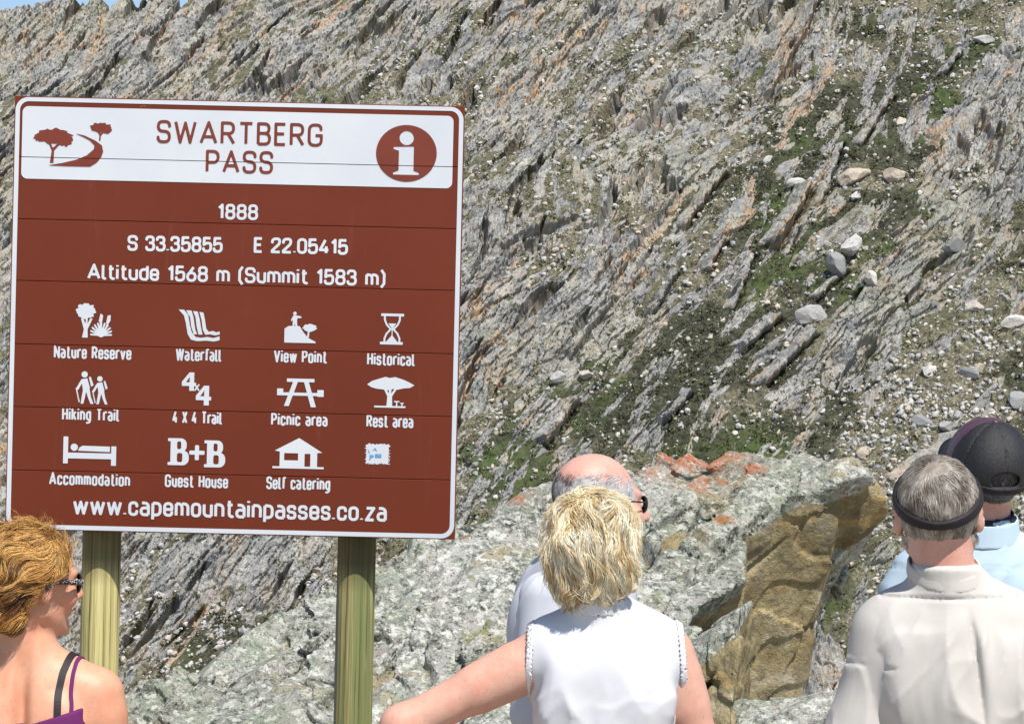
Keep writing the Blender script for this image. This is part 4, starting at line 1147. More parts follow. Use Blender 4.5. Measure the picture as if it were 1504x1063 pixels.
def head_sdf(q, ears=True, nose=1.0):
    a = np.abs(q[:, 0]); m = np.stack([a, q[:, 1], q[:, 2]], 1)
    d = ell(q, (0, -.018, .031), (.0745, .0945, .086))
    d = smin(d, ell(q, (0, .026, -.022), (.061, .072, .088)), .03)
    d = smin(d, cap(m, (.050, .005, -.058), (.012, .074, -.095), .020, .019), .025)
    d = smin(d, cap(q, (0, .080, -.097), (0, .084, -.097), .016), .015)
    d = smin(d, cap(m, (.010, .088, .030), (.036, .076, .031), .010), .016)
    d = smin(d, ell(m, (.040, .068, -.022), (.024, .022, .026)), .02)
    d = smax(d, -ell(m, (.031, .108, .010), (.017, .020, .011)), .012)
    d = smin(d, cap(m, (.031, .081, .010), (.031, .0812, .010), .0125), .003)
    d = smin(d, cap(q, (0, .094, .022), (0, .094 + .022 * nose, -.020), .008, .012), .012)
    d = smin(d, cap(m, (.011, .104, -.026), (.011, .1041, -.026), .0085), .008)
    d = smin(d, cap(m, (.002, .098, -.054), (.020, .090, -.057), .0055, .004), .006)
    d = smin(d, cap(m, (.002, .096, -.066), (.017, .089, -.064), .0062, .004), .006)
    if ears:
        c, s = cos(.5), sin(.5)
        R = np.array(((c, -s, 0), (s, c, 0), (0, 0, 1.0))).T
        e = ell(m, (.081, -.012, .000), (.0085, .020, .032), R)
        e = smin(e, ell(m, (.078, -.002, -.026), (.008, .010, .012)), .008)
        e = smax(e, -ell(m, (.091, -.006, .002), (.0075, .010, .019), R), .004)
        d = smin(d, e, .006)
    return d

def hand_parts(w, e, side, curl=0.5):
    """capsules of a relaxed hand beyond wrist w on the forearm from e"""
    w = np.array(w, float); x = w - np.array(e, float); x /= np.linalg.norm(x)
    n = np.cross(x, (0, 1.0, 0)); n /= np.linalg.norm(n)            # palm normal
    b = np.cross(n, x) ; n = n * side
    out = []
    for k, (o, L) in enumerate(((.030, .070), (.010, .080), (-.010, .074), (-.029, .058))):
        kn = w + x * .085 + b * o
        out.append((w + x * .012 + b * o * .55, kn, .0145, .0115))
        p1 = kn + (x * cos(curl * .6) + n * sin(curl * .6)) * L * .5
        p2 = p1 + (x * cos(curl * 1.6) + n * sin(curl * 1.6)) * L * .32
        p3 = p2 + (x * cos(curl * 2.3) + n * sin(curl * 2.3)) * L * .22
        out += [(kn, p1, .0095, .0085), (p1, p2, .0085, .0078), (p2, p3, .0078, .006)]
    t0 = w + x * .022 + b * .026; t1 = t0 + x * .032 + b * .026 + n * .012; t2 = t1 + x * .026 + b * .008 + n * .008
    return out + [(t0, t1, .013, .0105), (t1, t2, .0105, .008)]

class Person:
    def __init__(s, root, hc, R, sh, sw, tc, arms, neck=.054, bulk=1.0, head_k=1.0, fem=False, groove=0.0, nose=1.0, tyaw=0.0):
        s.root = np.array((root[0], root[1], 0.0)); s.hc = np.array(hc) - s.root; s.R = R
        s.sh, s.sw, s.tc, s.arms, s.neck, s.bulk, s.k, s.fem, s.groove, s.nose = sh, sw, np.array(tc) - s.root[:2], arms, neck, bulk, head_k, fem, groove, nose
        s.ty = (cos(tyaw), sin(tyaw))
        s.hands = [hand_parts(w, e, -1 if a[0] < s.tc[0] else 1) for a, e, w, r in arms]
        # a hand resting on the hip or hanging: only its own neighbourhood is evaluated
    def q(s, p): return (p - s.hc) @ s.R / s.k
    def w(s, q): return s.hc + (np.asarray(q) * s.k) @ s.R.T
    def head(s, p): return head_sdf(s.q(p), nose=s.nose) * s.k
    def torso(s, p):
        x, y = s.tc
        if s.ty[1]:
            a, b = p[:, 0] - x, p[:, 1] - y
            p = np.stack([x + a * s.ty[0] - b * s.ty[1], y + a * s.ty[1] + b * s.ty[0], p[:, 2]], 1)
        sh, sw, b = s.sh, s.sw, s.bulk
        d = ell(p, (x, y, sh - .15), (sw * .88, .105 * b, .19))
        d = smin(d, cap(p, (x - sw * .66, y, sh - .052), (x + sw * .66, y, sh - .052), .058 * b), .06)
        d = smin(d, ell(p, (x, y, sh - .36), (sw * (.82 if s.fem else .90) * b, .10 * b, .20)), .07)
        d = smin(d, ell(p, (x, y + .01, sh - .54), (sw * (1.06 if s.fem else .95), .125 * b, .16)), .07)
        if s.fem: d = smin(d, ell(p, (x - .07, y + .09, sh - .20), (.06, .055, .06)), .04); d = smin(d, ell(p, (x + .07, y + .09, sh - .20), (.06, .055, .06)), .04)
        nb = s.w((0, -.028, -.075))
        for g in (-1, 1):
            d = smin(d, cap(p, (x + g * .02, y - .004, sh + .030), (x + g * sw * .84, y, sh - .046), .038, .036), .045)
            d = smin(d, ell(p, (x + g * sw * .52, y - .078 * b, sh - .15), (.055, .030, .085)), .035)
        if s.groove:
            d = d + s.groove * np.exp(-((p[:, 0] - x) / .016) ** 2) * (p[:, 1] < y)
        return d
    def neck_d(s, p):
        a = np.array((s.tc[0], s.tc[1] - .004, s.sh - .02)); b = s.w((0, -.030, -.055))
        return smin(cap(p, a, b, s.neck * 1.08, s.neck * .97), cap(p, a, s.w((0, .02, -.07)), s.neck * .9, .03), .03)
    def arm(s, p, i):
        a, e, w, r = s.arms[i]
        d = cap(p, a, e, r[0], r[1]); m = np.array(a) * .55 + np.array(e) * .45
        d = smin(d, cap(p, np.array(a) * .8 + np.array(e) * .2, m, r[0] * .98, r[0] * .86), .03)
        e = np.array(e); w = np.array(w)
        d = smin(d, cap(p, e, e * .65 + w * .35, r[1] * 1.0, r[1] * .95), .03)
        return smin(d, cap(p, e * .65 + w * .35, w, r[1] * .93, r[2]), .03)
    def skin(s, p):
        d = smin(s.torso(p), s.neck_d(p), .035)
        d = smin(d, s.head(p), .022)
        for i in range(len(s.arms)):
            d = smin(d, s.arm(p, i), .03)
            w = np.array(s.arms[i][2]); near = np.linalg.norm(p - w, axis=1) < .28
            if near.any():
                q = p[near]; h = np.full(len(q), 9.0)
                for A, B, r0, r1 in s.hands[i]: h = smin(h, cap(q, A, B, r0, r1), .006)
                d[near] = smin(d[near], h, .008)
        return smax(d, -(p[:, 2] - (s.sh - .62)), .02)
    def bounds(s, pad=.12):
        pts = [s.hc + (0, 0, .13), s.hc - (0, .14, 0), s.hc + (0, .16, 0), s.hc - (.14, 0, 0), s.hc + (.14, 0, 0), np.array((*s.tc, s.sh - .64)),
               np.array((s.tc[0] - s.sw - .06, s.tc[1] - .13, s.sh)), np.array((s.tc[0] + s.sw + .06, s.tc[1] + .15, s.sh))]
        for a, e, w, r in s.arms: pts += [np.array(e), np.array(w), np.array(w) + (np.array(w) - np.array(e)) * .8]
        pts = np.array(pts); return pts.min(0) - pad * .75, pts.max(0) + pad * .75
    def build(s, mat, label, group=None, h=.0058):
        V, Q = sdf_mesh(s.skin, *s.bounds(), h)
        s.o = mesh_np("person", V, Q, mat, smooth=True)
        s.o.location = s.root
        tag(s.o, label, "person", group)
        return s.o
    def part(s, name, f, lo, hi, h, mat, smooth=True, attrs=None, newton=1):
        V, Q = sdf_mesh(f, np.array(lo), np.array(hi), h, newton=newton)
        return mesh_np(name, V, Q, mat, s.o, smooth=smooth, attrs=attrs(V) if attrs else None)
    def eyes(s, mat):
        v, f = ico(3)
        for g in (-1, 1):
            mesh_np("eye", s.w(v * .0122 + np.array((g * .031, .0835, .010))), f, mat, s.o, smooth=True)
    def trousers(s, mat, shoe, wide=1.0):
        x, y = s.tc; sh = s.sh
        def f(p):
            d = ell(p, (x, y + .01, sh - .56), (s.sw * 1.04 + .02, .145, .17))
            for g in (-1, 1):
                d = smin(d, cap(p, (x + g * .085, y + .005, sh - .62), (x + g * .10, y + .01, sh * .36), .098 * wide, .074 * wide), .05)
                d = smin(d, cap(p, (x + g * .10, y + .01, sh * .36), (x + g * .105, y, .075), .074 * wide, .062 * wide), .03)
            d = d + .005 * fb3(p * np.array((9, 9, 6)), 3, 4)
            return smax(smax(d, p[:, 2] - (sh - .46), .01), .045 - p[:, 2], .008)
        s.part("trousers", f, (x - s.sw - .15, y - .22, 0.0), (x + s.sw + .15, y + .26, sh - .38), .013, mat)
        for g in (-1, 1):
            def fs(p):
                d = cap(p, (x + g * .105, y - .045, .045), (x + g * .115, y + .14, .040), .045, .042)
                return smax(smin(d, cap(p, (x + g * .105, y, .05), (x + g * .105, y, .10), .046), .03), -p[:, 2] + .0, .006)
            s.part("shoe", fs, (x + g * .11 - .12, y - .14, -.01), (x + g * .11 + .12, y + .24, .17), .011, shoe)

def folds(p, sc=1.0, seed=0, amp=.006):
    """soft cloth folds with a few sharp creases, mostly hanging down"""
    w = p + .035 * np.stack([pn3(p * 5.0 * sc + 7.7 * j, seed + 60 + j) for j in range(3)], 1)
    a = fb3(w * np.array((8.5, 6.0, 2.2)) * sc, 3, seed)
    b = pn3(w * np.array((6.5, 5.0, 3.2)) * sc + 4.1, seed + 9); c = pn3(w @ np.array(((.8, 0, .6), (0, 1, 0), (-.6, 0, .8))) * np.array((9, 7, 3.4)) * sc + 1.3, seed + 12)
    r = np.clip(1 - np.abs(b) * 3.2, 0, 1) ** 2 * .9 + np.clip(1 - np.abs(c) * 3.6, 0, 1) ** 2 * .8
    return -amp * (a * .8 + r * .9 - .4)

# ---- hair
def strands(name, P, roots, sdf, flow, L, lift, rad, mat, seg=9, seed=0, wave=0.35, clump=38.0, tint=None, free=0.0, base=None, base_tint=.22, jitter=.16):
    """tapered locks lying along a surface; roots (n,3), L and lift arrays, flow(p, n) a direction field"""
    r = np.random.RandomState(seed)
    n = len(roots); p = roots.copy(); V = []; prevt = None
    st = L / seg
    off0 = fb3(roots * clump, 2, seed + 1); jit = r.normal(size=(n, 3)) * jitter
    for k in range(seg + 1):
        g, d = grad(sdf, p, .003); nn = g / np.maximum(np.linalg.norm(g, axis=1), 1e-6)[:, None]
        t = k / seg
        want = -.003 + lift * sin(min(1.0, t * 1.3) * pi / 2) + free * L * max(0, t - .55) ** 1.5
        p = p - nn * np.clip(d - want, -.012, .012)[:, None] * (1.0 if k == 0 else .6)
        f = flow(p, nn); f = f + wave * np.stack([pn3(p * clump * .55 + 9.1 * j, seed + 20 + j) for j in range(3)], 1) * 1.6
        f = f + jit
        f -= (f * nn).sum(1)[:, None] * nn
        f /= np.maximum(np.linalg.norm(f, axis=1), 1e-6)[:, None]
        if prevt is not None:
            f = f * .6 + prevt * .4; f /= np.maximum(np.linalg.norm(f, axis=1), 1e-6)[:, None]
        prevt = f
        b = np.cross(f, nn)
        rr = (rad * (1 - .85 * t ** 1.5))[:, None]
        V.append(np.stack([p + b * rr, p - b * rr, p + nn * rr * .9], 1))
        p = p + f * st[:, None]
    V = np.stack(V, 1)                                            # n, seg+1, 3, 3
    i0 = (np.arange(n) * (seg + 1) * 3)[:, None, None] + (np.arange(seg) * 3)[None, :, None] + np.arange(3)[None, None]
    i1 = (np.arange(n) * (seg + 1) * 3)[:, None, None] + (np.arange(seg) * 3)[None, :, None] + ((np.arange(3) + 1) % 3)[None, None]
    Q = np.stack([i0, i1, i1 + 3, i0 + 3], -1).reshape(-1, 4)
    tn = np.clip((tint if tint is not None else .5 + .9 * off0) + r.normal(size=n) * .13, 0, 1)
    VV = V.reshape(-1, 3); T = np.repeat(tn, (seg + 1) * 3)
    fs = [Q]
    if base is not None:
        bv, bq = base; fs.append(bq + len(VV)); VV = np.concatenate([VV, bv]); T = np.concatenate([T, np.clip(base_tint + .25 * fb3(bv * 60, 2, 3), 0, 1)])
    return mesh_np(name, VV, fs, mat, P.o, smooth=True, attrs={'tint': T})

def sample(V, Q, n, r, keep=None):
    c = V[Q].mean(1); a = np.linalg.norm(np.cross(V[Q[:, 1]] - V[Q[:, 0]], V[Q[:, 2]] - V[Q[:, 0]]), axis=1)
    if keep is not None: a = a * keep(c)
    i = r.choice(len(Q), n, p=a / a.sum())
    w = r.dirichlet((1, 1, 1, 1), n)
    return (V[Q[i]] * w[:, :, None]).sum(1)

def hair_mat(name, *stops, rough=0.42):
    m = NT(name, rough, 0.35)
    m.base(m.ramp(m.attr('tint'), *stops))
    return m.m

def skin_mat(name, col, red=(.60, .22, .15), amt=.5):
    m = NT(name, 0.48, 0.35)
    n = m.noise(9.0, 5, 0.6); n2 = m.noise(60.0, 5, 0.7)
    c = m.mix(m.rng(n, 0.40, 0.66, 0, amt), col, red)
    c = m.mix(m.rng(n2, 0.35, 0.7, 0, .30), c, tuple(q * .78 for q in col))
    c = m.mix(m.rng(m.noise(24.0, 5, .65), 0.48, 0.66, 0, .40), c, tuple(q * k for q, k in zip(red, (.92, .85, .8))))
    c = m.mix(m.rng(m.noise(150.0, 3, .6), 0.62, 0.70, 0, .45), c, (.38, .17, .10))
    m.base(c); m.bump(m.noise(260.0, 4, 0.7), 0.35, 0.0012)
    m.b.inputs['Subsurface Weight'].default_value = 0.10
    m.b.inputs['Subsurface Radius'].default_value = (0.012, 0.004, 0.002)
    return m.m

def cloth_mat(name, col, rough=.9, weave=900.0, var=.05, sheen=0.15):
    m = NT(name, rough, 0.12)
    n = m.noise(6.0, 5, .6)
    c = m.mix(m.rng(n, .35, .65), tuple(q * (1 - var) for q in col), tuple(min(1, q * (1 + var)) for q in col))
    m.base(c)
    w = m.n('ShaderNodeTexWave'); m.set(w.inputs[0], m.co()); w.inputs['Scale'].default_value = weave / 6.0; w.inputs['Distortion'].default_value = 1.5
    h = m.math('ADD', m.math('MULTIPLY', w.outputs['Fac'], .3), m.math('MULTIPLY', m.noise(240.0, 4, .7), .7))
    m.bump(h, .35, .0012)
    return m.m

def ribbon(P, name, pts, width, mat, up=None, thick=.0022, lift=.0015, sub=8):
    """flat strap along points, laid on the body surface"""
    pts = np.array(pts, float)
    # resample
    t = np.linspace(0, len(pts) - 1, (len(pts) - 1) * sub + 1)
    c = np.stack([np.interp(t, np.arange(len(pts)), pts[:, k]) for k in range(3)], 1)
    for _ in range(3): c[1:-1] = c[1:-1] * .5 + (c[:-2] + c[2:]) * .25
    for _ in range(4):
        g, d = grad(P.skin, c, .003); n = g / np.linalg.norm(g, axis=1)[:, None]; c = c - n * (d - lift)[:, None]
    g, d = grad(P.skin, c, .003); n = g / np.linalg.norm(g, axis=1)[:, None]
    tg = np.gradient(c, axis=0); tg /= np.linalg.norm(tg, axis=1)[:, None]
    b = np.cross(tg, n); b /= np.linalg.norm(b, axis=1)[:, None]
    w = width / 2
    R = np.stack([c - b * w, c - b * w * .9 + n * thick, c + b * w * .9 + n * thick, c + b * w], 1)
    m = len(c); V = R.reshape(-1, 3); i = (np.arange(m - 1) * 4)[:, None]; k = np.arange(3)[None]
    Q = np.stack([i + k, i + k + 1, i + k + 5, i + k + 4], -1).reshape(-1, 4)
    return mesh_np(name, V, Q, mat, P.o, smooth=False)

def tube_np(pts, rad, n=10, closed=False):
    pts = np.array(pts, float); m = len(pts); rad = np.broadcast_to(rad, m)
    tg = np.gradient(pts, axis=0) if not closed else np.roll(pts, -1, 0) - np.roll(pts, 1, 0)
    tg /= np.linalg.norm(tg, axis=1)[:, None]
    ref = np.array((.13, .2, .97)); b = np.cross(tg, ref); b /= np.linalg.norm(b, axis=1)[:, None]; c = np.cross(b, tg)
    a = np.linspace(0, 2 * pi, n, endpoint=False)
    V = (pts[:, None] + rad[:, None, None] * (np.cos(a)[None, :, None] * b[:, None] + np.sin(a)[None, :, None] * c[:, None])).reshape(-1, 3)
    M = m if closed else m - 1
    i = np.arange(M)[:, None] * n + np.arange(n)[None]; j = np.arange(M)[:, None] * n + (np.arange(n)[None] + 1) % n
    i2 = ((np.arange(M)[:, None] + 1) % m) * n + np.arange(n)[None]; j2 = ((np.arange(M)[:, None] + 1) % m) * n + (np.arange(n)[None] + 1) % n
    return V, np.stack([i, i2, j2, j], -1).reshape(-1, 4)

def march(P, px, py, f=None):
    """first hit of the line of sight through a photo pixel with a person's skin (local coordinates)"""
    f = f or P.skin
    o = np.array((0, 0, ZC)) - P.root; d = at(px, py, 1.0) - np.array((0, 0, ZC)); d /= np.linalg.norm(d)
    t = P.root[1] - .6
    for _ in range(90):
        v = float(f((o + d * t)[None])[0]); t += v * .8
        if abs(v) < 4e-4: break
    return o + d * t

def glasses(P, frame, lens, temple_w=.0045, wrap=1.0, lens_h=.019, pattern=None):
    """sunglasses: two lenses, bridge and temples; parts of the wearer"""
    v, f = ico(3)
    fr = []
    for g in (-1, 1):
        a = np.linspace(0, 2 * pi, 28, endpoint=False)
        q = np.stack([g * .034 + np.cos(a) * .029, .103 - .45 * np.abs(g * .034 + np.cos(a) * .029) ** 1.0 * .55 * wrap, .010 + np.sin(a) * lens_h], 1)
        fr.append(tube_np(P.w(q), .0024, 8, True))
        V = np.concatenate([P.w(q), P.w(np.array([[g * .034, .103 - .45 * .034 * .55 * wrap + .003, .010]]))])
        k = np.arange(28)
        L = mesh_np("lens", V, np.stack([k, (k + 1) % 28, np.full(28, 28)], 1), lens, P.o, smooth=True)
        s = L.modifiers.new("thickness", 'SOLIDIFY'); s.thickness = .0018
        t = np.linspace(0, 1, 14)
        q = np.stack([g * (.063 + .020 * np.minimum(1, t * 3)), .088 - t * .10, .016 - .012 * np.clip(t - .8, 0, 1) * 8], 1)
        V, Q = tube_np(P.w(q), temple_w, 8)
        mesh_np("glasses_temple", V, Q, pattern or frame, P.o, smooth=True)
    V = np.concatenate([a for a, b in fr]); Q = np.concatenate([fr[0][1], fr[1][1] + len(fr[0][0])])
    B, BQ = tube_np(P.w(np.array([(-.008, .104, .016), (0, .106, .018), (.008, .104, .016)])), .0025, 8)
    mesh_np("glasses_frame", np.concatenate([V, B]), np.concatenate([Q, BQ + len(V)]), frame, P.o, smooth=True)

# ------------------------------------------------------------------ the five visitors
def build_blonde(M):
    D = 5.45; X = lambda px, py, dy=0: at(px, py, D + dy)
    root = X(889, 900)
    R = head_axes(RAD(27), RAD(-2), RAD(-2))
    L = lambda px, py, dy=0: X(px, py, dy) - np.array((root[0], root[1], 0))
    arms = [(L(800, 962), L(590, 1066, -.03), L(735, 1190, .02), (.056, .043, .028)), (L(982, 965), L(1035, 1115, .0), L(1030, 1270, .12), (.055, .044, .028))]
    P = Person(root[:2], X(876, 814), R, 1.328, .166, X(889, 900)[:2], arms, neck=.055, bulk=1.08, fem=True)
    P.build(M['skin_pink'], "woman with short blond hair in a white sleeveless lace-trimmed blouse, elbow stuck out")
    P.eyes(M['eye'])
    x, y = P.tc
    al, ar = L(777, 950)[0], L(1000, 950)[0]
    def blouse(p):
        d = smin(P.torso(p), cap(p, (x - .15, y, P.sh - .075), (x + .15, y, P.sh - .075), .055), .03) - .010
        nk = P.neck_d(p) - .008
        col = smax(nk, p[:, 2] - (P.sh + .062), .004)
        d = smin(smax(d, p[:, 2] - (P.sh + .07), .01), col, .02)
        d = d + (folds(p, .75, 3, .010) + folds(p, 1.5, 4, .0035)) * sst(P.sh - .05, P.sh - .20, p[:, 2]) + .004 * np.sin((p[:, 2] * 30 + (p[:, 0] - x) * 24)) * np.exp(-((p[:, 0] - al - .03) / .03) ** 2)
        d = smax(d, half(p, (-1, 0, .06), (al, 0, P.sh - .1)), .006); d = smax(d, half(p, (1, 0, .06), (ar, 0, P.sh - .1)), .006)
        return smax(d, (P.sh - .62) - p[:, 2], .01)
    P.part("blouse", blouse, (x - .27, y - .24, P.sh - .66), (x + .27, y + .26, P.sh + .12), .0058, M['white_cloth'])
    for g, ax in ((-1, al), (1, ar)):
        def lace(p):
            d = np.abs(smin(P.torso(p), cap(p, (x - .15, y, P.sh - .075), (x + .15, y, P.sh - .075), .055), .03) - .012) - .0024
            ang = np.arctan2(p[:, 2] - (P.sh - .10), p[:, 1] - y)
            e = np.abs(half(p, (g, 0, .06), (ax, 0, P.sh - .1)) - .003) - .0075 - .0013 * np.sin(ang * 58)
            d = smax(d, e, .003) + .0006 * np.sin(ang * 116)
            return smax(d, (P.sh - .30) - p[:, 2], .004)
        P.part("lace_trim", lace, (ax - .06, y - .2, P.sh - .33), (ax + .06, y + .2, P.sh + .08), .0034, M['white_lace'])
    def ruff(p):
        th = np.arctan2(p[:, 0] - x, p[:, 1] - y)
        d = np.abs(P.neck_d(p) - .011 - .0012 * np.sin(th * 30) + .0006 * np.sin(p[:, 2] * 700) * np.sin(th * 60)) - .0024
        return smax(smax(d, p[:, 2] - (P.sh + .070 + .0035 * np.sin(th * 22)), .003), (P.sh + .036) - p[:, 2], .003)
    P.part("lace_collar", ruff, (x - .12, y - .12, P.sh), (x + .12, y + .14, P.sh + .1), .0034, M['white_lace'])
    P.trousers(M['dark_cloth'], M['shoe'])
    # hair
    def hv(p):
        q = P.q(p)
        d = ell(q, (0, -.022, .034), (.094, .112, .107))
        d = smin(d, ell(q, (0, -.050, -.035), (.077, .070, .082)), .04)
        d = d + .016 * fb3(q * 13.0, 2, 6) - .010 * np.abs(fb3(q * np.array((22, 22, 9.)), 2, 8))
        d = smax(d, q[:, 1] - (.004 + np.clip(q[:, 2] + .005, 0, 1) * 1.5), .02)
        d = smax(d, -(np.linalg.norm((q - np.array((.092, .004, -.016))) / np.array((1, 1, 1.25)), axis=1) - .030), .008)
        return smax(d, -q[:, 2] - .088 - .045 * fb3(q * np.array((26, 26, 8)), 2, 5), .01)
    lo, hi = P.hc - .17, P.hc + .18
    V, Q = sdf_mesh(lambda p: hv(p) + .004, lo, hi, .0055)
    r = np.random.RandomState(2)
    n = 14000
    rt = sample(V, Q, n, r)
    wh = P.w((-.030, -.075, .105))
    dn = -P.R[:, 2]
    def flow(p, nn):
        a = p - wh; dist = np.linalg.norm(a, axis=1)[:, None]
        a = a / np.maximum(dist, 1e-4)
        sw = np.cross(nn, a) * .55 * np.exp(-dist / .05)
        q = P.q(p)
        side = (np.sign(q[:, :1]) * P.R[:, 0]) * .28 * np.clip(-q[:, 2:3] * 12, 0, 1) - P.R[:, 1] * .12
        return a * np.clip(1.2 - dist * 4, .25, 1.2) + sw + dn * np.clip(dist * 9, 0, 1.1) + side
    q = P.q(rt)
    cl = fb3(rt * 38, 3, 31)
    tint = .60 + .75 * cl + .10 * r.normal(size=n)
    strands("hair", P, rt, lambda p: hv(p), flow, r.uniform(.035, .075, n), .003 + .015 * np.clip(.5 + 1.3 * fb3(rt * 38, 2, 33), 0, 1), r.uniform(.0006, .0013, n), M['hair_blond'], seed=3, wave=1.3, clump=25.0, tint=tint, free=.17, base=(V, Q), jitter=.08)
    k = r.choice(n, 900); strands("loose_hair", P, rt[k], hv, flow, r.uniform(.03, .06, 900), r.uniform(.012, .028, 900), r.uniform(.0004, .0007, 900), M['hair_blond'], seed=33, wave=1.5, clump=30, tint=np.full(900, .8), free=.3)
    return P

def build_bald(M):
    D = 5.95; X = lambda px, py, dy=0: at(px, py, D + dy)
    root = X(845, 900)
    R = head_axes(RAD(64), RAD(-4), 0)
    L = lambda px, py, dy=0: X(px, py, dy) - np.array((root[0], root[1], 0))
    arms = [(L(890, 885, .10), L(905, 1040, .16), L(930, 1180, .10), (.055, .044, .03)), (L(802, 880, -.10), L(790, 1045, -.14), L(850, 1180, -.10), (.055, .044, .03))]
    P = Person(root[:2], X(880, 743), R, 1.405, .165, X(845, 900)[:2], arms, neck=.06, bulk=1.05, head_k=1.08, nose=1.15, tyaw=RAD(58))
    P.build(M['skin_red'], "balding man with grey side hair and dark sunglasses standing behind the blond woman")
    P.eyes(M['eye'])
    x, y = P.tc
    def shirt(p):
        d = P.torso(p) - .014
        d = smin(d, np.minimum(cap(p, arms[0][0], arms[0][1], .068, .066), cap(p, arms[1][0], arms[1][1], .068, .066)), .04)
        d = smin(d, smax(P.neck_d(p) - .012, p[:, 2] - (P.sh + .09), .006), .02)
        d = d + folds(p, .8, 13, .007)
        return smax(smax(d, p[:, 2] - (P.sh + .095), .01), (P.sh - .64) - p[:, 2], .01)
    P.part("shirt", shirt, (x - .36, y - .26, P.sh - .68), (x + .36, y + .28, P.sh + .12), .0068, M['pale_shirt'])
    P.trousers(M['khaki_cloth'], M['shoe'], 1.08)
    hs = lambda p: head_sdf(P.q(p), ears=False) * P.k
    def region(q): return (q[:, 2] < .086 + .016 * fb3(q * 38, 2, 71) - np.clip(q[:, 1], -.1, .1) * .25) & (q[:, 1] < .060 - np.clip(.02 - q[:, 2], 0, .1) * .5) & (q[:, 2] > -.085 + np.clip(q[:, 1] + .03, 0, 1) * .9) & ~((np.abs(q[:, 1] + .008) < .024) & (np.abs(q[:, 2]) < .036) & (np.abs(q[:, 0]) > .06))
    V, Q = sdf_mesh(lambda p: hs(p) - .002, P.hc - .16, P.hc + .18, .006)
    r = np.random.RandomState(4)
    rt = sample(V, Q, 13000, r, lambda c: region(P.q(c)) * np.clip((.100 - P.q(c)[:, 2]) / .035, .1, 1))
    q = P.q(rt); fz = np.clip((.098 - q[:, 2]) / .03, .2, 1)
    flow = lambda p, nn: -P.R[:, 2] * .8 - P.R[:, 1] * .8 + 0 * p
    cl = fb3(rt * 40, 2, 35)
    tint = np.clip(.86 + .3 * cl - .60 * sst(-.055, -.10, q[:, 1]) + .12 * sst(.0, .05, q[:, 1]), 0, 1)
    strands("hair", P, rt, hs, flow, r.uniform(.018, .036, len(rt)) * fz, .001 + .005 * fz * r.rand(len(rt)), r.uniform(.0006, .0011, len(rt)), M['hair_grey'], seg=6, seed=5, wave=.5, tint=tint, base=(V, Q[region(P.q(V[Q].mean(1))) & (P.q(V[Q].mean(1))[:, 2] < .050 + .022 * fb3(P.q(V[Q].mean(1)) * 45, 2, 73))]), base_tint=.62)
    glasses(P, M['black_plastic'], M['dark_lens'], .0022, 1.0, .018)
    return P

def collar_ring(P, name, mat, z0, z1, off, tilt=0.0, gap=True):
    x, y = P.tc
    def f(p):
        zz = p[:, 2] - tilt * (p[:, 1] - y)
        nd = P.neck_d(p)
        d = nd - off - .002 - np.clip((z1 - zz) / (z1 - z0), 0, 1) * .006
        d = smax(smax(d, zz - z1, .004), z0 - zz, .004)
        return np.maximum(d, -np.maximum(nd - off + .002, z1 - .014 - zz))
    return P.part(name, f, (x - .16, y - .16, z0 - .06), (x + .16, y + .18, z1 + .06), .0036, mat, newton=0)

